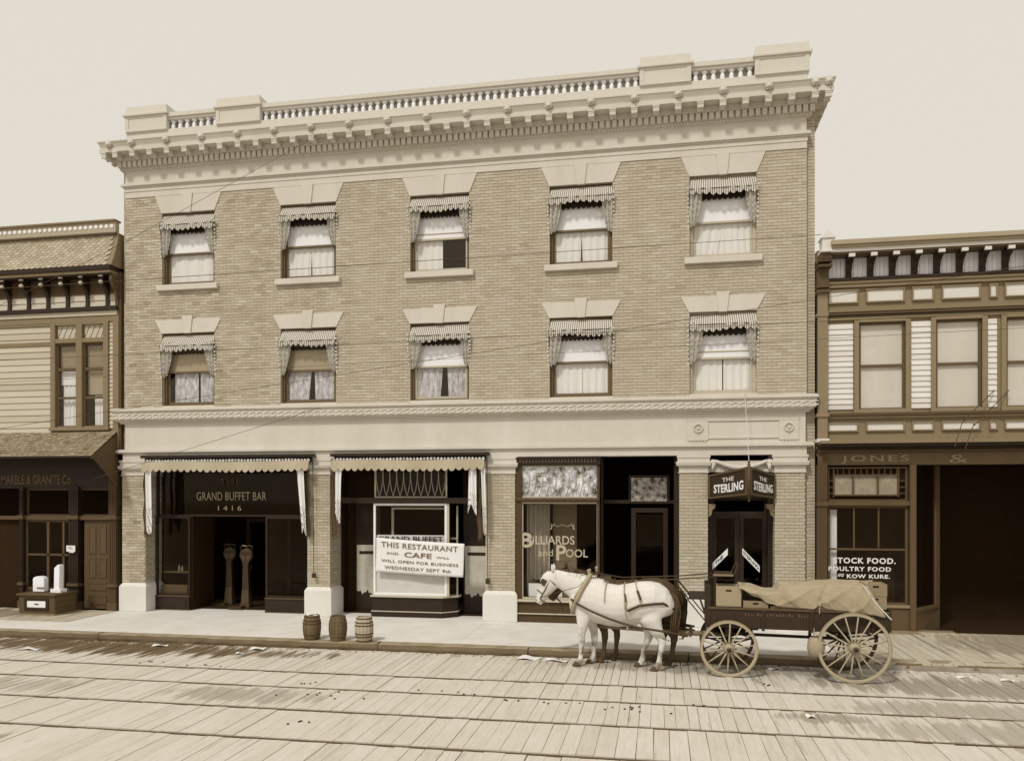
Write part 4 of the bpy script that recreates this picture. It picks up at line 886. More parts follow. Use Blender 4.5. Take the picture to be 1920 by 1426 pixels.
trim(RB, 3.74, 5.475, -.03, .15, .05, .56, M_STOREPOST2, 'stall_riser'); trim(RB, 3.74, 5.475, -.07, .15, .56, .62, M_TRIMR, 'riser_cap'); trim(RB, 3.74, 6.4, -.15, .15, -.02, .06, M_TRIMR, 'threshold')
# splayed return of the doorway
q = MB(); q.prism([(5.60, .0), (6.25, .75), (6.28, .72), (5.62, -.04)], .0, .5, 'z'); q.prism([(6.2, .70), (6.32, .84), (6.36, .80), (6.24, .66)], .0, 3.74, 'z'); q.prism([(5.60, -.03), (6.27, .74), (6.30, .70), (5.63, -.08)], .5, .57, 'z'); q.build('doorway_return', M_STOREPOST2, RB)
q = MB(); q.quad((5.62, .03, .57), (6.24, .72, .57), (6.24, .72, 3.7), (5.62, .03, 3.7)); q.build('pane', M_GLASS, RB)
q = MB(); q.box(6.3, RX1, 2.6, 2.7, .0, 3.9); q.box(3.74, RX1, .26, 2.7, 3.76, 3.8); q.box(3.74, RX1, .26, 2.7, -.04, .0); q.box(3.74, 5.5, 1.2, 1.3, 0, 3.8); q.box(5.5, 6.3, 1.8, 1.9, 0, 3.8); q.box(9.8, 9.9, .1, 2.7, 0, 3.8); q.build('shop_interior', M_VDARK, RB)
trim(RB, 9.9, RX1, .02, .2, 0, 3.74, M_STOREPOST2, 'shutter')
# ---------------------------------------------------------------- window awnings
ordn = ['leftmost', 'second from left', 'middle', 'second from right', 'rightmost']
def scallop_hem(u, n): return .5 - .5 * math.cos(u * n * 2 * math.pi)
def window_awning(x0, z1, lab, seed):
    r = random.Random(seed); cx = x0 + WW / 2
    T = thing('window_awning', lab, 'awning', (cx, 0, z1), group='striped awnings on the upper windows'); T.location = (cx, 0, z1); ORG[T.name] = Vector((cx, 0, z1))
    dr = r.uniform(-.02, .02); H = .40 + r.uniform(-.02, .025); P_ = .17; sag = [r.uniform(-.012, .012) for _ in range(5)]
    xa, xb = x0 + .02, x0 + WW - .02; n = 60
    # canvas sloping out from the window head, then the scalloped skirt
    def top(u, v):
        y = .06 - P_ * (1 - v); z = z1 - .05 - (H - .12) * (1 - v) + .02 * math.sin(u * 9 + seed) * (1 - v)
        return (xa - .03 * (1 - v) + u * (xb - xa + .06 * (1 - v)), y, z + dr * (u - .5) * 2)
    b = MB(); b.grid(top, n, 4, tone=lambda i, j: 1 if i % 2 else -.45); cv = b.build('canvas', M_STRIPE, T)
    nz_ = r.choice((10, 11, 12))
    def skirt(u, v):
        p = top(u, 0); hem = .05 + .065 * (.5 + .5 * abs(math.sin(u * nz_ * math.pi))) * 1.0
        return (p[0], p[1] - .008 + .014 * math.sin(u * 37 + seed), p[2] - hem * (1 - v) - .035 * (1 - v) * abs(math.sin(u * nz_ * math.pi)))
    b = MB(); b.grid(skirt, 120, 2, tone=lambda i, j: 1 if (i // 2) % 2 else -.4); b.build('scalloped_skirt', M_STRIPE, T)
    # dark scalloped sheet before the blind, standing in for the awning's shadow
    b = MB(); b.grid(lambda u, v: (xa + .12 + u * (xb - xa - .24), .09, z1 - .05 - (.45 + .05 * abs(math.sin(u * nz_ * math.pi))) * (1 - v)), 72, 1); b.build('awning_shadow', M_DARKWOOD, T)
    b = MB(); b.tube([(xa - .03, .06 - P_, z1 - .05 - H + .12), (xb + .03, .06 - P_, z1 - .05 - H + .12)], .009, 5); b.tube([(xa, .08, z1 - .06), (xb, .08, z1 - .06)], .012, 5)
    for sx in (xa - .02, xb + .02): b.tube([(sx, .08, z1 - 1.08), (sx, .06 - P_, z1 - .05 - H + .12)], .008, 5)
    b.build('awning_frame', M_IRON, T)
    # side wings gathered against the jambs
    for sgn, xe in ((-1, xa), (1, xb)):
        L = (.93 if sgn < 0 else .88) + r.uniform(-.05, .04); wt = (.34 if sgn < 0 else .27) + r.uniform(-.03, .03)
        ph = r.uniform(0, 6)
        def wing(u, v, sgn=sgn, xe=xe, L=L, wt=wt, ph=ph):
            # u 0 outer edge .. 1 inner edge; v 1 top .. 0 bottom
            w = wt * (v ** .8) + .13 * (1 - v)
            y = (.06 - P_ * (.95 * v + .25 * (1 - v))) * (1 - .5 * u) + .022 * math.sin(u * 15 + ph + v * 2) + .006 * math.sin(v * 40)
            return (xe - sgn * u * w + sgn * .03, y, z1 - .26 - L * (1 - v) * (1 - .10 * abs(u - .4)) + .02 * math.sin(u * 11 + ph) + .015 * math.sin(u * 25 + v * 9))
        b = MB(); b.grid(wing, 12, 60, tone=lambda i, j: (1 if (j % 3) else -.9) + .15 * math.sin(i * 1.3)); b.build('side_wing', M_STRIPE, T)
        b = MB()
        for k in range(9):
            v = k / 8.5; p = wing(-.05, v); b.lathe([(.0, -.03), (.022, -.01), (.02, .02), (.0, .035)], (p[0] + sgn * .012, p[1], p[2]), 5)
        b.build('fringe', M_WHITECLOTH if False else M_CLAPR, T)
for i, x in enumerate(WX):
    window_awning(x, UZ[1], f'striped scalloped awning on the {ordn[i]} top floor window', i * 3 + 1)
    window_awning(x, LZ[1], f'striped scalloped awning on the {ordn[i]} window of the floor above the shops', i * 3 + 40)
# ---------------------------------------------------------------- shop awnings, rolled up
def shop_awning(xa, xb, lab, ends):
    T = thing('shop_awning', lab, 'awning', ((xa + xb) / 2, -.2, 3.9), group='rolled awnings over the shopfronts'); n = 1.0
    b = MB(); b.box(xa - .04, xb + .1, -.26, -.07, 4.03, 4.10); b.box(xa, xb, -.12, -.06, 3.9, 4.03); b.build('awning_box', M_DARKWOOD, T, bevel=.005)
    L = xb - xa; N = int(L / .085)
    b = MB()
    for i in range(N):   # pleats of the rolled canvas
        x = xa + (i + .5) * L / N; b.lathe([(.0, -.045), (.032, -.03), (.036, 0), (.03, .03), (.0, .045)], (x, -.19, 3.955 + .006 * math.sin(i * .7)), 6, 'z', tone=1 if i % 3 else .3)
    b.build('rolled_canvas', M_WHITECLOTH, T, smooth=True)
    sc_n = int(L / .173)
    def val(u, v):
        hem = .075 * abs(math.sin(u * sc_n * math.pi)) ** .8 + .008 * math.sin(u * 50)
        z = 3.93 - (.20 + hem) * (1 - v) + .012 * math.sin(u * 8)
        return (xa + u * L, -.25 - .05 * (1 - v) + .012 * math.sin(u * 47) * (1 - v) + .01 * math.sin(u * 18), z)
    b = MB(); b.grid(val, sc_n * 8, 5, tone=lambda i, j: .25 * math.sin(i * .11)); b.build('valance', M_AWN, T, solid=.004)
    for (x0, w0, w1, zt, zb, lean) in ends:
        ph = x0 * 7
        def f(u, v):
            w = w0 * v + w1 * (1 - v)
            return (x0 + lean * (1 - v) + u * w, -.22 + .035 * math.sin(u * 9 + ph + v * 1.2) - .03 * u, zb + v * (zt - zb) + .16 * (1 - v) * (1 - v) * math.sin(u * 5 + ph) + .10 * u * (1 - v))
        nu = 26; b = MB(); b.grid(f, nu, 26, tone=lambda i, j: (1.0 if j > 9 else (1 if (i // 2 + j) % 4 < 3 else -.6)) - (.5 if i % 11 == 7 else 0)); b.build('side_drape', M_WHITECLOTH, T, smooth=True)
    return T
A1 = shop_awning(-13.28, -8.62, 'rolled canvas awning with scalloped grey valance over the bar entrance', [(-13.2, .20, .24, 3.70, 2.15, .0), (-8.98, .22, .12, 3.72, 2.10, .16)])
A2 = shop_awning(-8.02, -4.12, 'rolled canvas awning with scalloped valance over the restaurant window', [(-7.95, .20, .16, 3.70, 2.45, .0), (-4.52, .20, .22, 3.72, 2.65, -.02), (-4.22, .12, .10, 3.72, 2.20, .05)])
for T, xs in ((A1, (-13.24, -8.70)), (A2, (-8.0, -4.26))):
    for x in xs:   # brown tassel edge hanging behind the drape
        b = MB(); b.grid(lambda u, v: (x - .07 + u * (.08 + .05 * (1 - v)) + .02 * math.sin(v * 14), -.13 + .02 * math.sin(u * 8), 2.0 + v * 1.7 + .08 * math.sin(u * 20) * (1 - v)), 8, 16); b.build('drape_lining', M_BROWN, T)
b = MB(); b.tube([(-8.58, -.12, 4.0), (-8.56, -.1, 1.1)], .009, 5); b.box(-8.60, -8.52, -.13, -.06, .98, 1.1); tag(b.build('awning_crank', M_IRON), 'thin iron awning crank rod on the pier right of the bar', 'crank rod')
b = MB(); b.tube([(-4.09, -.12, 4.0), (-4.07, -.1, 1.0)], .009, 5); b.box(-4.12, -4.03, -.13, -.06, .92, 1.04); tag(b.build('awning_crank', M_IRON), 'thin iron awning crank rod on the pier left of the billiards window', 'crank rod')
# ---------------------------------------------------------------- restaurant banner
T = thing('cloth_banner', 'white cloth banner announcing that the restaurant and cafe will open', 'banner', (-5.85, .1, 1.5))
P4 = [Vector((-7.0, .16, 2.0)), Vector((-4.70, .10, 1.87)), Vector((-4.74, .12, 1.04)), Vector((-7.02, .17, 1.14))]
def bp(u, v, off=0.):
    p = P4[3].lerp(P4[2], u).lerp(P4[0].lerp(P4[1], u), v); return Vector((p.x, p.y + .012 * math.sin(u * 7 + v * 3) - off, p.z - .012 * math.sin(u * math.pi) * (1 if v > .5 else .4)))
b = MB(); b.grid(lambda u, v: bp(u, v), 40, 12); b.build('cloth', M_BANNER, T, smooth=True, solid=.004)
def btext(s, u0, u1, v0, v1, m, off=.012):
    o = text(s, u0, u1, v0, v1, 0, m, T, 'lettering', off=off, spacing=1.08); org = ORG[T.name]
    for v in o.data.vertices:
        c = Vector(v.co) + org; q = bp(c.x, c.z, .012 - c.y); v.co = q - org
btext('THIS RESTAURANT', .06, .93, .74, .90, M_INK); btext('AND', .12, .26, .54, .61, M_INK); btext('CAFE', .33, .64, .49, .65, M_INK, .025); btext('WILL', .69, .84, .515, .575, M_INK)
btext('WILL OPEN FOR BUSINESS', .06, .94, .30, .385, M_INK); btext('WEDNESDAY SEPT 9th', .10, .86, .10, .20, M_INK)
# ---------------------------------------------------------------- hanging double sign
T = thing('hanging_sign', 'dark V shaped double sign reading THE STERLING above the hotel door', 'sign', (1.9, -.4, 3.3))
def sign_face(PL, PR, nm):
    # PL, PR: (bottom, top) corner pairs
    a, b_, c, d_ = Vector(PL[0]), Vector(PR[0]), Vector(PR[1]), Vector(PL[1])
    n = (b_ - a).cross(d_ - a).normalized()
    if n.y > 0: n = -n
    def pt(u, v, off=0): return a.lerp(b_, u).lerp(d_.lerp(c, u), v) + n * off
    q = MB()
    q.v += [tuple(pt(u, v, o)) for o in (0, -.06) for (u, v) in ((0, 0), (1, 0), (1, 1), (0, 1))]
    for f in ((0, 1, 2, 3), (7, 6, 5, 4), (0, 4, 5, 1), (1, 5, 6, 2), (2, 6, 7, 3), (3, 7, 4, 0)): q.face(f)
    bo = q.build('sign_board', M_BLACK, T)
    q = MB()
    for (u0, u1, v0, v1) in ((0, 1, 0, .07), (0, 1, .92, 1), (0, .05, .07, .92), (.95, 1, .07, .92)):
        k = len(q.v); q.v += [tuple(pt(u, v, o)) for o in (.025, .0) for (u, v) in ((u0, v0), (u1, v0), (u1, v1), (u0, v1))]
        for f in ((0, 1, 2, 3), (7, 6, 5, 4), (0, 4, 5, 1), (1, 5, 6, 2), (2, 6, 7, 3), (3, 7, 4, 0)): q.face(tuple(k + i for i in f))
    q.build('sign_moulding', M_BROWN, bo)
    def st(s, u0, u1, v0, v1, m, off, arch=0):
        o = text(s, u0, u1, v0, v1, 0, m, bo, 'lettering', off=off, spacing=1.05); org = ORG[bo.name]
        for v in o.data.vertices:
            cc = Vector(v.co) + org; uu = (cc.x - .5) * 2; v.co = pt(cc.x, cc.z - arch * (uu * uu), .012 - cc.y) - org
    st('THE', .36, .66, .60, .76, M_LCORD, .02); st('STERLING', .14, .90, .18, .52, M_SIGNW, .03, -.06 if nm == 'l' else -.06)
AP = ((1.935, -.75, 3.07), (1.935, -.75, 3.69))
sign_face(((1.14, -.06, 2.98), (1.14, -.06, 3.53)), AP, 'l'); sign_face(((1.985, -.75, 3.07), (1.985, -.75, 3.69)), ((2.60, -.06, 2.98), (2.60, -.06, 3.53)), 'r')
b = MB(); b.tube([(1.96, -.76, 2.98), (1.96, -.76, 3.76)], .035, 8); b.lathe([(.0, -.04), (.035, 0), (0, .04)], (1.96, -.76, 3.79), 8); b.lathe([(.0, -.04), (.03, 0), (0, .04)], (1.96, -.76, 2.95), 8); b.build('corner_post', M_BROWN, T, smooth=True)
b = MB(); b.tube([(1.96, -.76, 3.8), (1.93, -.24, 5.30), (1.95, -.3, 5.5), (2.15, .0, 5.62)], .008, 5); b.build('stay_cord', M_LCORD, T)
b = MB(); b.tube([(1.96, -.7, 3.66), (1.96, .1, 3.72)], .015, 6); b.tube([(1.2, -.03, 3.0), (1.2, .1, 2.95)], .012, 6); b.build('iron_bracket', M_IRON, T)
# strips lettered THE / STERLING on the door glass
def strip(name, lab, pa, pb, h, s, inset):
    T2 = thing(name, lab, 'sign', pa); a, c = Vector(pa), Vector(pb)
    ORG[T2.name] = a
    q = MB(); q.prism([(a.x, a.z), (c.x, c.z), (c.x, c.z + h), (a.x, a.z + h)], a.y, a.y + .012, 'y'); q.build('panel', M_WHITE, T2)
    o = text(s, inset[0], inset[1], .22, .80, 0, M_BLACK, T2, 'lettering', off=.02)
    for v in o.data.vertices:
        cc = Vector(v.co) + a; u = cc.x; p = a.lerp(c, u); v.co = Vector((p.x, a.y - .006 + cc.y, p.z + cc.z * h)) - a
strip('diagonal_sign', 'white diagonal strip rising to the right on the hotel door, lettered THE', (1.21, .36, 1.27), (1.60, .36, 1.665), .155, 'THE', (.25, .72))
strip('diagonal_sign', 'white diagonal strip falling to the right on the hotel door, lettered STERLING', (1.93, .36, 1.67), (2.32, .36, 1.26), .155, 'STERLING', (.05, .94))
# ---------------------------------------------------------------- weighing scales in the bar doorway
def scale(x, y, lab):
    T = thing('weighing_scale', lab, 'scale', (x, y, .0), group='penny scales in the bar doorway'); ORG[T.name] = Vector((0, 0, 0))
    b = MB(); b.box(-.36, .06, -.36, .05, .01, .05); b.box(-.34, .02, -.34, -.06, .05, .09); b.build('platform', M_CAST, T, bevel=.01)
    b = MB(); b.box(-.14, .14, -.12, .10, .04, .12); b.box(-.12, .12, -.1, .08, .12, .42, top=(.02, .01)); b.box(-.10, .10, -.08, .07, .42, .50); b.build('pedestal', M_DIAL, T, bevel=.01)
    b = MB(); b.prism([(-.10, .5), (.10, .5), (.075, 1.18), (-.075, 1.18)], -.07, .06, 'y'); b.box(-.09, .09, -.08, .07, 1.16, 1.2); b.build('column', M_CAST, T, bevel=.008)
    b = MB(); b.prism([(-.06, 1.2), (.06, 1.2), (.13, 1.31), (-.13, 1.31)], -.06, .05, 'y'); b.lathe([(.165, -.05), (.19, -.03), (.19, .05), (.15, .06)], (0, 0, 1.44), 20, 'y'); hd = b.build('dial_housing', M_CAST, T)
    b = MB(); b.lathe([(.15, -.058), (.15, -.04)], (0, 0, 1.44), 20, 'y'); b.build('dial_face', M_DIAL, T); b = MB(); b.prism([(.14 * math.cos(a * math.pi / 10), 1.45 + .10 * math.sin(a * math.pi / 10)) for a in range(11)], -.066, -.06, 'y'); b.box(-.006, .006, -.07, -.06, 1.30, 1.45); b.build('dial_scale', M_BLACK, T)
    b = MB(); b.tube([(-.15, 0, 1.56), (-.17, 0, 1.66), (-.12, 0, 1.70), (0, 0, 1.68), (.12, 0, 1.70), (.17, 0, 1.66), (.15, 0, 1.56)], .022, 6); b.build('crest_scroll', M_CAST, T)
scale(-11.0, 1.0, 'cast iron weighing scale with round dial standing in the bar doorway'); scale(-11.78, 1.5, 'dimmer weighing scale standing further back to the left in the bar doorway')
# ---------------------------------------------------------------- barrels
def barrel(x, y, m, lab, top, seed):
    T = thing('barrel', lab, 'barrel', (x, y, 0), rz=0, group='small barrels on the kerb'); T.rotation_euler = (0, 0, seed); T.scale = (.92, .92, .92); r = random.Random(seed)
    st = 16; H = .56
    prof = [(.165, 0), (.185, .08), (.207, .2), (.213, .28), (.207, .36), (.185, .48), (.168, .56)]
    for k in range(st):
        q = MB(); q.tone = r.gauss(0, .6); a0, a1 = 2 * math.pi * (k + .04) / st, 2 * math.pi * (k + .96) / st; n = len(prof); z1_ = r.uniform(-.006, .006)
        for rr, z in prof:
            z = z + (z1_ if z > .5 else 0)
            for a, f in ((a0, 1), (a1, 1), (a1, .9), (a0, .9)): q.v.append((x + rr * f * math.cos(a), y + rr * f * math.sin(a), z))
        for i in range(n - 1):
            for j in range(4): q.face((4 * i + j, 4 * i + (j + 1) % 4, 4 * i + 4 + (j + 1) % 4, 4 * i + 4 + j))
        q.face((3, 2, 1, 0)); q.face((4 * n - 4, 4 * n - 3, 4 * n - 2, 4 * n - 1)); q.build('stave', m, T)
    for z, rr in ((.03, .176), (.12, .197), (.185, .208), (.375, .208), (.44, .198), (.53, .177)):
        if seed != 3 and z in (.185,): continue
        q = MB(); q.lathe([(rr, -.013), (rr + .005, -.012), (rr + .003, .012), (rr - .002, .013)], (x, y, z), 24, 'z'); q.f = [f for f in q.f if len(f) == 4]; q.t = q.t[:len(q.f)]; q.m = q.m[:len(q.f)]; q.build('hoop', M_HOOP if seed != 2 else M_BARW, T)
    q = MB(); q.lathe([(.0, 0), (.15, 0), (.15, .012), (0, .012)], (x, y, .52 if top else .05), 16, 'z'); q.build('barrel_head', M_BARL if top else M_VDARK, T)
    if seed == 1:
        q = MB(); 
        for k in range(7): a = r.uniform(0, 6); q.box(x + .08 * math.cos(a) - .07, x + .08 * math.cos(a) + .06, y + .08 * math.sin(a) - .05, y + .08 * math.sin(a) + .05, .47 + .02 * k, .485 + .02 * k, top=(.02, .01))
        q.build('rubbish', M_LITTER, T)
barrel(-7.27, -3.05, M_BARW, 'dark stained barrel brimming with pale rubbish, leftmost of the three', False, 1)
barrel(-6.68, -3.06, M_BARW, 'dark barrel with worn top, middle of the three on the kerb', False, 2)
barrel(-6.08, -3.10, M_BARL, 'pale barrel with dark hoops, rightmost of the three', True, 3)
# ---------------------------------------------------------------- mason's display in front of the left shop
T = thing('display_chest', 'dark plank chest with a white drawer panel outside the left shop', 'chest', (-15.65, -.8, 0))
b = MB(); b.box(-16.17, -15.13, -1.12, -.35, .03, .50); b.build('carcass', M_BROWN, T, bevel=.01)
for z0, z1 in ((.04, .18), (.19, .33), (.34, .49)):
    b = MB(); b.box(-15.135, -15.115, -1.10, -.37, z0, z1); b.build('side_plank', M_STOREPOST2, T)
b = MB(); b.box(-16.22, -15.08, -1.17, -.32, .50, .545); b.build('lid', M_STOREPOST2, T, bevel=.006); b = MB(); b.box(-16.2, -15.1, -1.16, -.33, -.0, .04); b.build('skid', M_MIDWOOD, T)
b = MB(); w = .06; b.box(-16.0, -15.3, -1.14, -1.12, .38, .43); b.box(-16.0, -15.3, -1.14, -1.12, .12, .17); b.box(-16.0, -15.92, -1.14, -1.12, .17, .38); b.box(-15.38, -15.3, -1.14, -1.12, .17, .38); b.build('drawer_frame', M_DARKWOOD, T)
b = MB(); b.box(-15.92, -15.38, -1.135, -1.12, .20, .36); dw = b.build('drawer_front', M_WHITE, T); b = MB(); b.box(-15.70, -15.58, -1.145, -1.135, .27, .295); b.build('handle', M_BLACK, dw)
T = thing('headstone', 'low round topped white marble headstone on the display chest', 'headstone', (-15.85, -.75, .545))
b = MB(); b.prism([(-16.03, .56), (-15.70, .56), (-15.70, .88)] + [(-15.865 + .165 * math.cos(a * math.pi / 8), .88 + .08 * math.sin(a * math.pi / 8)) for a in range(1, 8)] + [(-16.03, .88)], -.82, -.66, 'y'); b.build('stone', M_MARBLE, T, bevel=.01)
b = MB(); b.box(-15.90, -15.70, -.835, -.82, .64, .68); b.build('carved_band', M_MIDWOOD, T)
T = thing('headstone', 'tall white marble monument with a broken slanted top on the display chest', 'headstone', (-15.3, -.75, .545))
b = MB(); b.box(-15.48, -15.18, -.86, -.62, .547, .64); b.build('plinth', M_MARBLE, T, bevel=.008); b = MB(); b.prism([(-15.41, .64), (-15.25, .64), (-15.24, 1.26), (-15.30, 1.27), (-15.40, 1.18)], -.82, -.66, 'y'); b.build('stone', M_MARBLE, T, bevel=.01)
b = MB(); b.box(-15.60, -15.34, -.14, -.12, 1.56, 1.72); b.box(-15.52, -15.38, -.135, -.12, 1.53, 1.56); tag(b.build('paper_notice', M_LITTER), 'white paper notice pinned to the dark post beside the left shop door', 'notice')
b = MB(); b.box(-15.55, -15.42, -.145, -.14, 1.66, 1.675); b.box(-15.5, -15.47, -.145, -.14, 1.62, 1.635); b.box(-15.44, -15.41, -.145, -.14, 1.62, 1.635)
o = b.build('notice_print', M_BLACK); o.parent = bpy.data.objects['paper_notice']
# posters and plant inside the billiards window
b = MB(); b.box(-3.12, -2.86, .22, .23, .60, .92); b.tone = 0; o = tag(b.build('poster_card', M_LITTER), 'white card leaning inside the billiards window', 'card')
b = MB(); b.box(-2.60, -2.30, .22, .23, .60, .85); tag(b.build('poster_card', M_LITTER), 'second white card behind the horse head in the window', 'card')
T = thing('potted_palm', 'dark leafy plant behind the glass of the billiards window', 'plant', (-2.85, .45, .6))
b = MB(); b.lathe([(.09, .6), (.13, .8)], (-2.85, .45, 0), 10); b.build('pot', M_BROWN, T)
for k in range(13):
    a = k * 2.4; L = R.uniform(.22, .38); b = MB()
    b.grid(lambda u, v: (-2.85 + math.cos(a) * L * v + (u - .5) * .07 * math.sin(math.pi * v) * -math.sin(a), .45 + .5 * math.sin(a) * L * v + (u - .5) * .07 * math.sin(math.pi * v) * math.cos(a), .8 + .5 * v - .32 * v * v), 2, 7); b.build('leaf', M_HAIRD, T, solid=.003)
# ---------------------------------------------------------------- horses
def blend(parts, name, m, parent, voxel=.017):
    mb = MB()
    for seq in parts:
        # seq: list of (center, hh, hw, axis) stations -> elliptical loft
        n0 = len(mb.v); seg = 18
        for (c, a, b_, fw) in seq:
            fw = Vector(fw).normalized(); side = Vector((0, 1, 0)); up = side.cross(fw) if abs(fw.y) < .9 else Vector((0, 0, 1)); up.normalize()
            for k in range(seg):
                t = 2 * math.pi * k / seg; mb.v.append(tuple(Vector(c) + up * (a * math.sin(t)) + side * (b_ * math.cos(t))))
        for i in range(len(seq) - 1):
            for k in range(seg): mb.face((n0 + i * seg + k, n0 + i * seg + (k + 1) % seg, n0 + (i + 1) * seg + (k + 1) % seg, n0 + (i + 1) * seg + k))
        mb.face(tuple(n0 + k for k in range(seg))[::-1]); mb.face(tuple(n0 + (len(seq) - 1) * seg + k for k in range(seg)))
    me = bpy.data.meshes.new('t'); me.from_pydata(mb.v, [], mb.f); bm = bmesh.new(); bm.from_mesh(me); bmesh.ops.recalc_face_normals(bm, faces=bm.faces); bm.to_mesh(me); bm.free()
    o = bpy.data.objects.new('t', me); C.objects.link(o)
    md = o.modifiers.new('r', 'REMESH'); md.mode = 'VOXEL'; md.voxel_size = voxel
    sm = o.modifiers.new('s', 'SMOOTH'); sm.factor = .55; sm.iterations = 5
    dg = bpy.context.evaluated_depsgraph_get(); me2 = bpy.data.meshes.new_from_object(o.evaluated_get(dg)); C.objects.unlink(o); bpy.data.objects.remove(o)
    me2.name = name; me2.materials.clear(); me2.materials.append(m); me2.polygons.foreach_set('use_smooth', [True] * len(me2.polygons))
    o = bpy.data.objects.new(name, me2); C.objects.link(o); o.parent = parent; ORG[o.name] = ORG[parent.name]; return o
TRUNK = [(-1.66, 1.16, .90, .10), (-1.60, 1.30, .84, .18), (-1.48, 1.42, .77, .235), (-1.32, 1.48, .70, .265), (-1.14, 1.50, .655, .28), (-.95, 1.42, .62, .30), (-.75, 1.395, .61, .315), (-.55, 1.43, .635, .32), (-.35, 1.475, .68, .315), (-.15, 1.485, .74, .305), (.02, 1.45, .80, .28), (.15, 1.36, .84, .235), (.24, 1.24, .88, .17), (.29, 1.12, .96, .09)]
def horse(name, lab, m, hairm, legs, head, rzk=0, loc=(0, -4.05, STZ), lift=0.0, rz=-.10):
    T = bpy.data.objects.new(name, None); C.objects.link(T); T.location = loc; T.rotation_euler = (0, 0, rz); tag(T, lab, 'horse', 'team of two horses'); ORG[T.name] = Vector((0, 0, 0))
    g = -STZ    # mesh heights were measured from the pavement; the root stands on the street
    parts = [[((x, 0, (zt + zb) / 2 + g), (zt - zb) / 2, w, (1, 0, 0)) for x, zt, zb, w in TRUNK]]
    # belly and rump fullness
    parts.append([((-.02, s * .12, 1.12 + g), .30, .17, (1, 0, -.2)) for s in (1,)] and [((-.30, .13, 1.12 + g), .24, .14, (1, 0, 0)), ((-.05, .14, 1.16 + g), .29, .155, (1, 0, 0)), ((.16, .11, 1.08 + g), .22, .11, (1, 0, 0))])
    parts.append([((-.30, -.13, 1.12 + g), .24, .14, (1, 0, 0)), ((-.05, -.14, 1.16 + g), .29, .155, (1, 0, 0)), ((.16, -.11, 1.08 + g), .22, .11, (1, 0, 0))])
    hx, hz = head
    parts.append([((-1.05, 0, 1.20 + g), .30, .18, (-1, 0, .15)), ((-1.35, 0, 1.245 + g), .295, .165, (-1, 0, .35)), ((-1.58, 0, 1.34 + g + hz * .4), .235, .125, (-1, 0, .4)), ((-1.78 + hx * .5, 0, 1.43 + g + hz * .7), .185, .10, (-1, 0, .35)), ((-1.95 + hx, 0, 1.495 + g + hz), .15, .085, (-1, 0, .15)), ((-2.03 + hx, 0, 1.50 + g + hz), .11, .075, (-1, 0, .0))])
    hd = [(-1.99, 1.56, .12, .09), (-2.03, 1.47, .18, .112), (-2.085, 1.37, .185, .108), (-2.145, 1.265, .145, .09), (-2.20, 1.165, .11, .074), (-2.245, 1.08, .092, .068), (-2.275, 1.02, .082, .062), (-2.29, .985, .06, .05)]
    parts.append([((x + hx, 0, z + g + hz), a, b_, (-.5, 0, -.87)) for x, z, a, b_ in hd])
    for (y, chain) in legs:
        seq = []
        for i, (x, z, a, b_) in enumerate(chain):
            p = chain[max(i - 1, 0)]; q = chain[min(i + 1, len(chain) - 1)]; seq.append(((x, y * (1 if i > 1 else .8), z + g), a, b_, (q[0] - p[0], 0, q[1] - p[1])))
        parts.append(seq)
    body = blend(parts, 'body', m, T)
    for y, chain in legs:   # hooves
        x, z = chain[-1][0], chain[-1][1]; b = MB(); n = 12
        for k, (r_, zz, dx) in enumerate(((.074, 0, -.02), (.072, .02, -.018), (.052, .085, .012))):
            for j in range(n): a = 2 * math.pi * j / n; b.v.append((x + dx - .012 + r_ * 1.1 * math.cos(a), y + r_ * .9 * math.sin(a), zz))
        for i in range(2):
            for j in range(n): b.face((i * n + j, i * n + (j + 1) % n, (i + 1) * n + (j + 1) % n, (i + 1) * n + j))
        b.face(tuple(range(n))[::-1]); b.face(tuple(2 * n + j for j in range(n))); b.build('hoof', M_HOOF, T, smooth=True, bevel=.004)
    for s in (-1, 1):   # ears, eyes, nostrils
        b = MB(); ex, ez = -1.985 + hx, 1.60 + g + hz
        b.tube([(ex, s * .05, ez), (ex - .005, s * .065, ez + .05), (ex - .012, s * .07, ez + .10), (ex - .02, s * .068, ez + .155)], [.028, .034, .026, .004], 8, flat=.7); b.build('ear', m, T, smooth=True)
        b = MB(); b.lathe([(.0, -.02), (.016, -.012), (.019, 0), (.014, .01)], (-2.105 + hx, s * .094, 1.435 + g + hz), 10, 'y'); b.build('eye', M_BLACK, T, smooth=True)
        b = MB(); b.lathe([(.012, -.006), (.016, 0), (.012, .006)], (-2.31 + hx, s * .048, 1.055 + g + hz), 8, 'y'); b.build('nostril', M_HOOF, T, smooth=True)
    b = MB(); b.tube([(-2.345 + hx, -.03, 1.03 + g + hz), (-2.34 + hx, .03, 1.03 + g + hz)], .006, 5); b.tube([(-2.265 + hx, -.054, 1.0 + g + hz), (-2.20 + hx, -.062, 1.075 + g + hz)], .006, 5); b.build('mouth', M_HOOF, T)
    # tail
    b = MB(); pts = [(.20, 1.28), (.29, 1.20), (.325, 1.05), (.315, .85), (.29, .62), (.25, .44)]; 
    for k in range(40):
        a = R.uniform(0, 6.28); rr = R.uniform(.02, 1) ** .5; lw = [.02, .045, .075, .085, .08, .03]; cut = 6
        b.tube([(x + rr * lw[i] * math.cos(a), rr * lw[i] * math.sin(a) * .9 + (.02 * math.sin(i + k)), z + g) for i, (x, z) in enumerate(pts)], [.012, .02, .022, .02, .016, .004], 5)
    b.build('tail', hairm, T, smooth=True)
    b = MB()      # mane and forelock locks
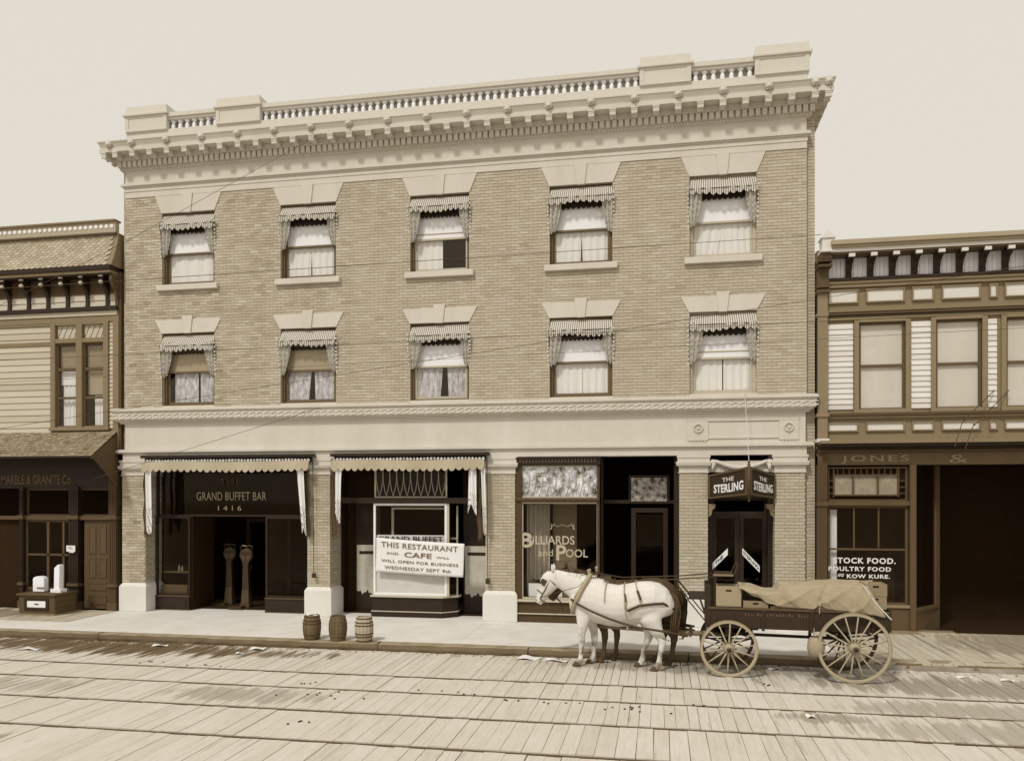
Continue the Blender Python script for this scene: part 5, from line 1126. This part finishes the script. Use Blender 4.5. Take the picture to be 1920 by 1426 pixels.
    for k in range(70):
        u = R.random(); x = -1.99 + hx * (1 - u) + u * .82; zt = 1.585 + hz * (1 - u) - (.09 * u if u < .6 else .054 + .0 * u) + g + (.0 if u < .7 else -.02); s = R.choice((-1, 1, 1)); L = R.uniform(.07, .17)
        b.tube([(x, 0, zt + .035), (x + .02, s * .06, zt + .02), (x + .04, s * .095, zt - L)], [.012, .014, .003], 5)
    for k in range(10): b.tube([(-1.99 + hx, R.uniform(-.04, .04), 1.63 + g + hz), (-2.06 + hx, R.uniform(-.05, .05), 1.60 + g + hz), (-2.12 + hx + R.uniform(-.02, .02), R.uniform(-.05, .05), 1.47 + g + hz)], [.012, .012, .003], 5)
    b.build('mane', hairm, T, smooth=True)
    # harness, hugging the trunk section at x
    def sect(x, t, off=.012):
        for i in range(len(TRUNK) - 1):
            if TRUNK[i][0] <= x <= TRUNK[i + 1][0]:
                u = (x - TRUNK[i][0]) / (TRUNK[i + 1][0] - TRUNK[i][0]); zt, zb, w = [TRUNK[i][j] + u * (TRUNK[i + 1][j] - TRUNK[i][j]) for j in (1, 2, 3)]; break
        else: zt, zb, w = 1.2, .9, .1
        rr = 1 + off / .3; return Vector((x, w * rr * math.sin(t), (zt + zb) / 2 + g + (zt - zb) / 2 * rr * math.cos(t)))
    def strap(nm, f, n, w, mm):
        b = MB(); P = [f(i / n) for i in range(n + 1)]; b.tube(P, w, 6, flat=.45); return b.build(nm, mm, T, smooth=True)
    for k, x in enumerate((-.62, -.42)): strap('back_strap', lambda u: sect(x + (.07 + .1 * k) * abs(2 * u - 1) ** 1.5, (u - .5) * 3.4, .016), 24, .022, M_BLEACH if m is M_HORSE else M_LEATHER)
    for s in (-1, 1):
        b = MB(); b.tube([sect(-.575, s * 1.0, .028), sect(-.55, s * 1.35, .03)], .028, 6, flat=.5); b.tube([sect(-.35, s * .95, .028), sect(-.28, s * 1.38, .03)], .028, 6, flat=.5); b.build('strap_pad', M_LEATHER, T)
        b = MB(); b.tube([(-1.60, s * .22, 1.12 + g), (-1.45, s * .29, 1.04 + g), (-1.2, s * .325, .93 + g), (-.9, s * .34, .82 + g), (-.6, s * .345, .73 + g), (-.3, s * .33, .665 + g), (.1, s * .31, .62 + g), (.55, s * .28, .55 + g)], .023, 6, flat=.6); b.build('trace', M_LEATHER, T, smooth=True)
        b = MB(); b.tube([sect(-.52, s * 1.75, .03), sect(-.3, s * 1.62, .02), sect(-.05, s * 1.62, .02), sect(.12, s * 1.55, .03), (.27, s * .1, 1.0 + g), (.32, 0, 1.0 + g)], .026, 6, flat=.5); b.build('breeching', M_LEATHER, T, smooth=True)
        b = MB(); b.tube([sect(-.55, s * 1.4, .03), (-.56, s * .34, .92 + g), (-.52, s * .33, .68 + g)], .012, 5); b.lathe([(0, -.05), (.02, 0), (0, .05)], (-.52, s * .33, .64 + g), 6); b.build('trace_carrier', M_BLEACH, T)
        b = MB(); b.tube([(-1.29, s * .04, 1.52 + g), (-1.30, s * .07, 1.62 + g)], .016, 6); b.lathe([(0, -.03), (.026, -.01), (.026, .02), (0, .035)], (-1.30, s * .07, 1.64 + g), 8); b.tube([(-1.28, s * .05, 1.54 + g), (-1.36, s * .18, 1.42 + g), (-1.50, s * .245, 1.2 + g), (-1.60, s * .16, .95 + g)], [.016, .02, .02, .016], 6); b.build('hame', M_BLEACH, T, smooth=True)
    b = MB(); pts = []
    for k in range(22):
        t = 2 * math.pi * k / 22; c = math.cos(t); pts.append((-1.44 + .17 * c, .26 * math.sin(t), 1.20 + g + .36 * c))
    b.tube(pts, .04, 8, closed=True); b.build('collar', M_LEATHER if m is M_BAY else M_BLEACH, T, smooth=True)
    b = MB(); G_ = g + hz
    for s in (-1, 1):
        b.tube([(-1.97 + hx, s * .06, 1.58 + G_), (-2.03 + hx, s * .105, 1.45 + G_), (-2.12 + hx, s * .10, 1.28 + G_), (-2.23 + hx, s * .075, 1.10 + G_)], .011, 5, flat=.5)
        b.tube([(-2.18 + hx, s * .085, 1.18 + G_), (-2.30 + hx, s * .05, 1.25 + G_)], .010, 5); b.tube([(-2.03 + hx, s * .105, 1.45 + G_), (-1.93 + hx, s * .09, 1.36 + G_)], .009, 5)
    b.build('bridle', M_LEATHER, T)
    for s in (-1, 1):
        b = MB(); b.box(-.065, .045, -.006, .006, -.06, .05); b.v = [tuple(Matrix.Rotation(.5, 4, 'Y') @ Vector(v) + Vector((-2.15 + hx, s * .118, 1.41 + G_))) for v in b.v]; b.build('blinder', M_LEATHER, T, bevel=.01)
        b = MB(); b.tube([(-2.24 + hx, s * .08, 1.10 + G_), (-1.9 + hx * .6, s * .16, 1.22 + g), (-1.45, s * .25, 1.36 + g), (-1.28, s * .1, 1.54 + g), (-.8, s * .06, 1.47 + g), (.2, s * .06, 1.52 + g), (1.25, s * .1, 1.62 + g)], .006, 5); b.build('rein', M_LEATHER, T, smooth=True)
        b = MB(); b.tube([(-2.24 + hx, s * .07, 1.09 + G_), (-2.1 + hx, s * .03, .95 + g + hz), (-1.95, 0, .80 + g)], .008, 5); b.build('pole_strap', M_LEATHER, T)
    b = MB(); b.tube([sect(-.95, s_ * .1, .02) for s_ in range(-14, 15)], .018, 6, flat=.5); b.build('belly_band', M_LEATHER if m is M_BAY else M_BLEACH, T)
    return T
fore = lambda dx, k=0: [(-1.36, 1.05, .20, .11), (-1.37 + dx * .4, .84, .155, .10), (-1.385 + dx * .7, .64, .105, .08), (-1.40 + dx + k, .44, .07, .058), (-1.395 + dx + k, .34, .066, .058), (-1.40 + dx + k, .27, .055, .05), (-1.41 + dx + k, .15, .043, .038), (-1.415 + dx + k, .04, .045, .041), (-1.425 + dx + k, -.01, .057, .05), (-1.45 + dx + k, -.06, .047, .044), (-1.47 + dx + k, -.10, .058, .056)]
def hind(hx_, fx): # hip x, hoof x
    return [(hx_ + .02, 1.10, .29, .14), (hx_ - .06, .93, .25, .13), (hx_ - .08, .78, .195, .12), (hx_ + .0 + fx * .3, .62, .135, .09), (hx_ + .08 + fx * .6, .48, .085, .064), (hx_ + .11 + fx * .8, .40, .08, .056), (hx_ + .10 + fx * .85, .33, .063, .05), (hx_ + .065 + fx, .18, .047, .04), (hx_ + .05 + fx, .05, .049, .043), (hx_ + .04 + fx, .0, .06, .053), (hx_ + .015 + fx, -.055, .048, .046), (hx_ - .01 + fx, -.10, .06, .058)]
near = horse('horse', 'white grey harnessed horse nearest the camera, facing left', M_HORSE, M_HAIRW, [(-.15, fore(-.01)), (.15, fore(.17)), (-.15, hind(-.04, .02)), (.15, hind(-.14, -.22))], (0, 0), loc=(.0, -4.12, STZ), rz=-.12)
far = horse('horse', 'dark bay harnessed horse standing behind the white one', M_BAY, M_HAIRD, [(-.14, fore(.27)), (.14, fore(.46, .02)), (-.14, hind(.0, .08)), (.14, hind(-.06, -.10))], (.10, .02), loc=(.12, -3.62 + .0, STZ + .0), rz=-.035)
far.scale = (1.0, .85, 1.01)
# the white horse's tail is dark, as are the lower strands
for o in list(near.children):
    if o.name.startswith('tail'): o.data.materials[0] = mat('grey_tail_hair', .055, var=.25, scale=30, stretch=(1, 1, .15))
# ---------------------------------------------------------------- wagon
WA = math.radians(-2.5)
WG = bpy.data.objects.new('freight_wagon', None); C.objects.link(WG); WG.location = (2.3, -4.02, STZ); WG.rotation_euler = (0, 0, WA); ORG[WG.name] = Vector((0, 0, 0))
tag(WG, 'dark four wheeled delivery wagon with pale wheels loaded with crates', 'wagon')
def wheel(x, y, r, n, side, m, rot):
    rim = MB(); rm = 48
    for k in range(rm):
        pass
    prof = [(r - .055, -.024), (r - .012, -.026), (r - .012, .026), (r - .055, .024)]
    b = MB(); N = 48
    for i in range(N):
        a = 2 * math.pi * i / N
        for rr, yy in prof: b.v.append((rr * math.cos(a), yy, rr * math.sin(a)))
    for i in range(N):
        for j in range(4): b.face((4 * i + j, 4 * i + (j + 1) % 4, 4 * ((i + 1) % N) + (j + 1) % 4, 4 * ((i + 1) % N) + j))
    b.v = [(v[0] + x, v[1] + y, v[2] + r) for v in b.v]
    w = b.build('wheel', m, WG, bevel=.006)
    b = MB()
    for i in range(N):
        a = 2 * math.pi * i / N
        for rr, yy in ((r - .012, -.028), (r, -.028), (r, .028), (r - .012, .028)): b.v.append((x + rr * math.cos(a), y + yy, r + rr * math.sin(a)))
    for i in range(N):
        for j in range(4): b.face((4 * i + j, 4 * i + (j + 1) % 4, 4 * ((i + 1) % N) + (j + 1) % 4, 4 * ((i + 1) % N) + j))
    b.build('tyre', M_TYRE if m is M_WHEEL else M_IRON, w)  # far tyres darkened for shade like their wheels
    b = MB(); b.lathe([(.045, -.14), (.06, -.12), (.07, -.06), (.09, -.02), (.09, .03), (.07, .08), (.06, .14)], (x, y, r), 16, 'y'); b.build('hub', m, w, smooth=True)
    b = MB(); b.lathe([(.0, -.18), (.035, -.17), (.04, -.14), (.052, -.138), (.052, -.10)], (x, y, r), 12, 'y'); b.build('hub_cap', M_IRON, w, smooth=True)
    sp = MB(); sp.tube([(0, 0, .07), (0, 0, .16), (0, 0, r * .6), (0, 0, r - .045)], [.021, .019, .014, .015], 7, flat=.9); sp = sp.mesh('spoke', m, True)
    for k in range(n): inst('spoke', sp, w, (x, y, r), rot=(0, rot + 2 * math.pi * k / n, 0))
    return w
HT = .56
M_WFAR = mat('shaded_wheel_paint', .06, var=.15)  # darker copy of the wheel paint, shade coloured into the far wheels
wheel(-1.06, -HT + .02, .5, 14, -1, M_WHEEL, .05); wheel(-1.06, HT - .06, .5, 14, 1, M_WFAR, .2)
wheel(1.0, -HT, .60, 16, -1, M_WHEEL, .12); wheel(1.0, HT - .02, .60, 16, 1, M_WFAR, .3)
def wb(nm, m, *boxes, bev=.005, parent=None):
    b = MB()
    for q in boxes: b.box(*q)
    return b.build(nm, m, parent or WG, bevel=bev)
Z0 = .92
wb('floor', M_WAGON, (-1.42, 1.58, -.42, .42, Z0, Z0 + .05)); wb('side_board', M_WAGON, (-1.42, 1.58, -.45, -.42, Z0 + .05 - .12, Z0 + .30)); wb('side_board', M_WAGON, (-1.42, 1.58, .42, .45, Z0 - .07, Z0 + .30)); wb('tail_board', M_WAGON, (1.58, 1.61, -.45, .45, Z0 - .05, Z0 + .32)); wb('front_board', M_WAGON, (-1.45, -1.42, -.45, .45, Z0 - .05, Z0 + .34))
wb('side_rail', M_BROWN, (-1.42, 1.58, -.475, -.45, Z0 + .26, Z0 + .30))
for x in (-.5, .3, 1.3): wb('stake', M_WAGON, (x, x + .05, -.475, -.45, Z0 - .1, Z0 + .26))
b = MB()
for k in range(22):
    xx = -.78 + k * .052
    if k not in (3, 6, 16): b.box(xx, xx + R.uniform(.014, .032), -.457, -.45, Z0 + .155 + R.uniform(-.004, .012), Z0 + .205 + R.uniform(-.02, .006))
b.build('rubbed_gilt_marks', mat('rubbed_gilt', .09, var=.4, scale=22), WG)
wb('end_post', M_WAGON, (-1.47, -1.37, -.46, -.36, Z0 - .08, Z0 + .68), (-1.47, -1.37, .36, .46, Z0 - .08, Z0 + .68))
wb('foot_board', M_WAGON, (-1.75, -1.45, -.44, .44, Z0 + .44, Z0 + .47))
b = MB(); b.tube([(-1.46, -.42, Z0 + .43), (-1.76, -.42, Z0 + .43), (-1.95, -.42, Z0 + .66)], .018, 6); b.tube([(-1.78, -.42, Z0 + .42), (-1.45, -.42, Z0 + .02)], .012, 6); b.tube([(-1.55, -.42, Z0 + .42), (-1.45, -.42, Z0 + .12)], .02, 6); b.tube([(-1.95, -.42, Z0 + .66), (-1.95, .42, Z0 + .66)], .018, 6); b.tube([(-1.46, .42, Z0 + .43), (-1.76, .42, Z0 + .43), (-1.95, .42, Z0 + .66)], .018, 6); b.tube([(-1.78, .42, Z0 + .42), (-1.45, .42, Z0 + .02)], .012, 6); b.build('footboard_iron', M_IRON, WG)
wb('seat', M_WAGON, (-1.30, -.98, -.40, .40, Z0 + .83, Z0 + .86)); wb('seat_cap', M_MIDWOOD, (-1.33, -.98, -.42, -.40, Z0 + .84, Z0 + .875)); b = MB(); b.tube([(-1.3, -.38, Z0 + .30), (-1.28, -.38, Z0 + .84)], .015, 6); b.tube([(-.98, -.38, Z0 + .84), (-.90, -.38, Z0 + 1.04), (-.90, .38, Z0 + 1.04), (-.98, .38, Z0 + .84)], .015, 6); b.tube([(-1.3, .38, Z0 + .3), (-1.28, .38, Z0 + .84)], .015, 6); b.build('seat_iron', M_IRON, WG)
for x, r in ((-1.06, .5), (1.0, .6)):
    b = MB(); b.tube([(x, -HT + .1, r), (x, HT - .1, r)], .035, 8); b.box(x - .05, x + .05, -.45, .45, r - .03, r + .06); b.build('axle', M_IRON, WG)
    for s in (-.36, .36):
        b = MB()
        for sg in (-1, 1):
            b.tube([(x - .42, s, r + .17), (x - .2, s, r + .17 + sg * .065), (x, s, r + .17 + sg * .08), (x + .2, s, r + .17 + sg * .065), (x + .42, s, r + .17)], .016, 6)
        b.box(x - .04, x + .04, s - .03, s + .03, r + .06, r + .1); b.box(x - .05, x + .05, s - .03, s + .03, r + .26, Z0 - .06); b.build('leaf_spring', M_WAGON, WG)
b = MB(); b.lathe([(.30, -.02), (.32, 0), (.30, .02), (.27, .02), (.27, -.02), (.30, -.02)], (-1.06, 0, .74), 24, 'z'); b.box(-1.4, -.75, -.1, .1, .76, .86); b.box(-1.12, -1.0, -.44, .44, .76, .84); b.build('fifth_wheel', M_WAGON, WG)
b = MB(); b.tube([(-.9, 0, .68), (1.0, 0, .66)], .03, 6); b.build('reach_pole', M_WAGON, WG)
b = MB(); b.tube([(-1.0, 0, .66), (-1.7, 0, .66), (-3.75, .10, .72)], [.045, .045, .03], 8); b.build('draught_pole', M_MIDWOOD, WG, smooth=True)
b = MB(); b.tube([(-1.72, -.5, .70), (-1.72, .5, .70)], [.03, .03], 8); b.build('evener', M_BROWN, WG)
for s in (-1, 1): b = MB(); b.tube([(-1.86, s * .5 - .3, .69), (-1.83, s * .5, .70), (-1.86, s * .5 + .3, .69)], [.018, .03, .018], 8); b.tube([(-1.83, s * .5, .70), (-1.72, s * .48, .70)], .015, 6); b.build('singletree', M_BROWN, WG)
for s in (-.78, -.24, .24, .72):
    b = MB()
    for k in range(8): u = k / 8; b.lathe([(.0, -.02), (.016, 0), (0, .02)], (-1.90 - u * .32, s * (1 - .1 * u), .68 - .05 * math.sin(u * 3.1)), 5, 'x')
    b.build('trace_chain', M_IRON, WG)
b = MB(); b.tube([(-.92, .34, 1.16 + Z0 - .9), (-.75, .38, .9), (-.62, .40, .72)], .02, 6); b.box(-.75, -.5, .34, .46, .70, .76); b.build('step_iron', M_IRON, WG)
# crates: in wagon coordinates, but things of their own
def wpos(x, y, z): 
    return Vector((2.3, -4.02, STZ)) + Matrix.Rotation(WA, 3, 'Z') @ Vector((x, y, z))
def crate(x, y, z, sx, sy, sz, lab, m, slot=True, rz=0.):
    T = bpy.data.objects.new('crate', None); C.objects.link(T); T.location = wpos(x, y, z); T.rotation_euler = (0, 0, WA + rz); tag(T, lab, 'crate', 'wooden crates loaded on the wagon'); ORG[T.name] = Vector((0, 0, 0))
    t = .02; tn = R.uniform(-.4, .4)
    if sz > .2:   # end panel with a hand hole
        b = MB(); hx, hz = .07, sz * .78
        b.box(-sx / 2, sx / 2, -sy / 2, -sy / 2 + t, 0, hz - .018); b.box(-sx / 2, sx / 2, -sy / 2, -sy / 2 + t, hz + .018, sz); b.box(-sx / 2, -hx * .7, -sy / 2, -sy / 2 + t, hz - .018, hz + .018); b.box(hx * .7, sx / 2, -sy / 2, -sy / 2 + t, hz - .018, hz + .018); b.build('end_panel', m, T)
        b = MB(); b.box(-hx, hx, -sy / 2 + t, -sy / 2 + t + .006, hz - .03, hz + .03); b.build('hand_hole', M_BLACK, T)
    else: b = MB(); b.box(-sx / 2, sx / 2, -sy / 2, -sy / 2 + t, 0, sz); b.build('end_panel', m, T)
    b = MB(); b.box(-sx / 2, -sx / 2 + t, -sy / 2 + t, sy / 2 - t, 0, sz); b.box(sx / 2 - t, sx / 2, -sy / 2 + t, sy / 2 - t, 0, sz); b.build('side_panel', m, T)
    b = MB(); b.box(-sx / 2, sx / 2, sy / 2 - t, sy / 2, 0, sz); b.build('end_panel', m, T)
    b = MB(); b.box(-sx / 2 + t, sx / 2 - t, -sy / 2 + t + .008, sy / 2 - t, sz - .03, sz - .01); b.box(-sx / 2 + t, sx / 2 - t, -sy / 2 + t + .008, sy / 2 - t, .0, .02); b.build('lid', m, T)
    return T
crate(-1.06, -.20, Z0 + .31, .43, .46, .355, 'squarish grey crate with hand hole at the front end of the load', M_CRATE)
crate(-.60, -.22, Z0 + .20, .42, .44, .22, 'low crate just behind the front one, half under the tarpaulin', M_CRATE2)
crate(-.1, -.2, Z0 + .06, .5, .44, .28, 'crate low in the wagon bed under the lowest fold of the tarpaulin', M_CRATE2)
crate(.62, -.22, Z0 + .12, .42, .44, .24, 'pale crate peeping out below the knotted corner of the tarpaulin', M_CRATE)
crate(.55, .1, Z0 + .38, 1.3, .5, .26, 'long crate hidden beneath the middle of the tarpaulin', M_CRATE2)
crate(1.15, -.2, Z0 + .06, .34, .44, .28, 'crate above the rear wheel, below the hem of the tarpaulin', M_CRATE)
crate(1.36, -.20, Z0 + .335, .36, .46, .215, 'lower crate at the rear corner of the load', M_CRATE2)
crate(1.37, -.19, Z0 + .555, .36, .46, .205, 'topmost crate at the rear corner of the load', M_CRATE2)
crate(-.55, .2, Z0 + .32, .5, .3, .22, 'crate on the far side of the bed behind the front crates', M_CRATE2)
# tarpaulin thrown over the load
TP = bpy.data.objects.new('tarpaulin', None); C.objects.link(TP); TP.location = (2.3, -4.02, STZ); TP.rotation_euler = (0, 0, WA); ORG[TP.name] = Vector((0, 0, 0)); tag(TP, 'creased grey canvas tarpaulin draped over the crates in the wagon', 'tarpaulin')
def lerp_tab(t, x):
    for (a, p), (b_, q) in zip(t, t[1:]):
        if x <= b_: u = max(0, (x - a) / (b_ - a)); u = u * u * (3 - 2 * u); return p + (q - p) * u
    return t[-1][1]
topz = [(-.88, .66), (-.7, .655), (-.45, .58), (-.28, .57), (-.15, .70), (.1, .685), (.3, .70), (.55, .73), (.9, .74), (1.25, .73), (1.55, .74)]
lowz = [(-.88, .64), (-.6, .50), (-.35, .38), (-.15, .33), (.1, .32), (.35, .31), (.46, .37), (.6, .31), (1.0, .27), (1.3, .24), (1.5, .20)]
def tarp(u, v):
    # v: 0 hem .. .45 front top edge .. 1 far side; u along the wagon
    x = -.88 + u * 2.40
    tz, lz = lerp_tab(topz, x), lerp_tab(lowz, x)
    cut = max(0, (x - 1.02) / .5) if v < .5 else 0
    if v < .45:
        k = v / .45; z = lz + (tz - lz) * k; y = -.47 - .05 * math.sin(k * math.pi) * (.4 + .6 * math.sin(u * 13) ** 2) + .05 * k
        fold = .03 * (1 - abs(math.sin(u * 12 - k * 3.2))) ** 3 * (1 - .6 * k) + .02 * (1 - abs(math.sin(u * 27 + k * 6 + 1))) ** 3 * (1 - k) + .01 * math.sin(u * 15) + .035 * math.exp(-((x + .12 + (1 - k) * -.25) / .09) ** 2) * math.sin(k * math.pi) - .03 * math.exp(-((x - .45 - .12 * k) / .05) ** 2)
        y -= fold; x -= cut * k * .30 * 1.0 if False else 0
        if x > 1.05: x = 1.05 + (x - 1.05) * (1 - .62 * k)
    else:
        k = (v - .45) / .55; y = -.42 + k * .86; z = tz + .012 * (1 - abs(math.sin(u * 21 + k * 5))) ** 2 + .012 * math.sin(k * math.pi) - .04 * (k > .9) + .01 * math.sin(k * 12 + u * 5)
        if x > 1.05: x = 1.05 + (x - 1.05) * (.38 + .62 * k)
        if k > .97: z -= .2
    return (x, y, Z0 + z + (.0))
b = MB(); b.grid(tarp, 120, 44); b.build('canvas', M_TARP, TP, smooth=True, solid=.006)
b = MB(); b.lathe([(.0, -.04), (.03, -.02), (.035, .02), (.0, .05)], (.45, -.53, Z0 + .40), 7); b.tube([(.45, -.53, Z0 + .40), (.45, -.50, Z0 + .24)], .012, 5); b.build('knot', M_TARP, TP)
b = MB(); b.tube([(1.15, -.46, Z0 + .75), (1.35, -.48, Z0 + .45), (1.60, -.49, Z0 + .17)], .012, 5); b.build('tie_rope', M_LCORD, TP)
# nosebag hanging by the rear wheel
b = MB(); b.lathe([(.02, -.2), (.12, -.17), (.15, -.05), (.14, .08), (.10, .14)], tuple(wpos(.40, -.46, .60)), 12, 'z'); b.tube([tuple(wpos(.36, -.46, .74)), tuple(wpos(.37, -.44, .92))], .01, 5)
tag(b.build('feed_bag', M_TARP, smooth=True), 'pale canvas feed bag hanging under the wagon before the rear wheel', 'feed bag')
# ---------------------------------------------------------------- overhead wires
def wire(lab, a, c, r=.007, sag=.05):
    a, c = Vector(a), Vector(c); dr = c - a; pts = []
    for k in range(25):
        u = k / 24; p = a + dr * (u * 3 - 1); p.z -= sag * 4 * u * (1 - u) * .5; pts.append(p)
    b = MB(); b.tube(pts, r, 5); tag(b.build('overhead_wire', M_WIRE), lab, 'wire', 'overhead wires across the street')
wa, wc = Vector((3.56, -.3, 8.86)), Vector((-11.248, -7, 6.643)); b = MB(); b.tube([wa + (wc - wa) * (k / 12 * 1.9) for k in range(13)], .006, 5); tag(b.build('overhead_wire', M_WIRE), 'overhead wire running from the finial on the right past the top floor sills', 'wire', 'overhead wires across the street')
wire('overhead wire crossing the heads of the middle floor windows', (-9.693, -6, 5.64), (2.402, -6, 5.77), .0045)
wire('slanting wire rising rightward from the left awning roof to the middle windows', (-11.95, -6, 4.34), (2.402, -6, 6.10), .0042, 0)
wire('faint lower wire beneath the one at the middle floor window heads', (-9.7, -6, 5.25), (2.402, -6, 5.50), .003)
b = MB(); b.tube([(-16.5, -6.0, 4.9), (-9.606, -6, 7.647), (-8.2, -.45, 12.0)][1:], .0042, 5); b.tube([(-16.2, -6.2, 4.9), (-9.606, -6, 7.647)], .0042, 5); tag(b.build('guy_wire', M_WIRE), 'thin guy wire slanting up past the leftmost top windows to the cornice', 'wire')
b = MB(); b.tube([(-10.2, -6, 3.36), (-5.782, -6, 4.58)], .004, 5); tag(b.build('guy_wire', M_WIRE), 'fine wire slanting across the plain band above the bar awning', 'wire')
b = MB(); b.tube([(5.9, -1.5, 4.05), (6.35, -.6, 4.6), (7.2, 0, 5.35)], .009, 5); b.tube([(6.1, -1.5, 4.0), (6.55, -.6, 4.5), (7.5, 0, 5.35)], .009, 5); b.lathe([(0, -.03), (.03, 0), (0, .03)], (6.42, -.5, 4.66), 6); b.lathe([(0, -.03), (.03, 0), (0, .03)], (6.62, -.5, 4.57), 6); tag(b.build('service_wire', M_WIRE), 'pair of service wires with insulators before the right building', 'wire')
# ---------------------------------------------------------------- litter and droppings
def paper(x, y, s, w, lab):
    b = MB(); a = R.uniform(-.4, .4); 
    b.grid(lambda u, v: (x + (u - .5) * s * math.cos(a) - (v - .5) * w * math.sin(a), y + (u - .5) * s * math.sin(a) + (v - .5) * w * math.cos(a), STZ + .012 + .03 * math.sin(u * 3 + v) ** 2), 5, 3); tag(b.build('paper_scrap', M_LITTER, solid=.003), lab, 'paper', 'paper scraps littering the gutter')
paper(-10.4, -3.72, .32, .12, 'long white paper scrap in the damp gutter left of the barrels'); paper(-8.2, -3.66, .30, .2, 'bright crumpled paper scrap in the gutter in front of the second pier'); paper(-12.8, -4.55, .35, .14, 'flat paper scrap on the damp planks at far left')
paper(-2.5, -3.60, .42, .3, 'large white paper scrap in the gutter left of the horses'); paper(-1.95, -3.72, .45, .14, 'long pale scrap near the front hooves'); paper(.3, -3.7, .16, .1, 'small scrap behind the white horse'); paper(2.1, -3.75, .26, .12, 'white scrap in the gutter under the wagon')
paper(-8.3, -4.2, .16, .08, 'small scrap on the street planks before the second pier'); paper(5.25, -3.9, .25, .06, 'thin scrap in the gutter right of the wagon'); paper(5.9, -4.0, .2, .08, 'scrap in the gutter at far right'); paper(2.15, -6.95, .12, .12, 'small square scrap between the rails below the wagon'); paper(-1.0, -3.62, .2, .12, 'scrap beside the front hooves of the dark horse')
b = MB()
for (cx, cy, n, sx, sy) in ((-1.9, -6.8, 14, .7, .12), (-3.2, -6.5, 8, .6, .1), (-.5, -7.0, 16, .5, .25), (-5.2, -7.0, 14, .8, .3), (-5.9, -6.3, 6, .3, .1), (.6, -6.6, 5, .25, .08), (-8.5, -5.3, 8, .7, .06), (-9.6, -5.2, 6, .4, .05), (-5.0, -8.5, 6, .4, .2), (1.8, -5.05, 6, .12, .1), (-1.3, -9.9, 3, .1, .1), (-11, -3.8, 8, 1.5, .3)):
    for k in range(n // 2 + 1): b.lathe([(.0, -.01), (.02, .0), (.016, .014), (0, .02)], (cx + R.gauss(0, sx / 2), cy + R.gauss(0, sy / 2), STZ), 6)
tag(b.build('horse_dung', M_DUNG, smooth=True), 'dark droppings trodden into the planks between the tram rails', 'dung', kind='stuff')
b = MB()
for k in range(420):
    x = R.uniform(-15, 8); y = -3.42 - abs(R.gauss(0, .12)); s = R.uniform(.008, .028); b.lathe([(0, 0), (s, .0), (s * .6, s * .7)], (x, y, STZ), 5)
tag(b.build('gutter_debris', M_KERB), 'gravel and chips lying along the foot of the kerb', 'debris', kind='stuff')
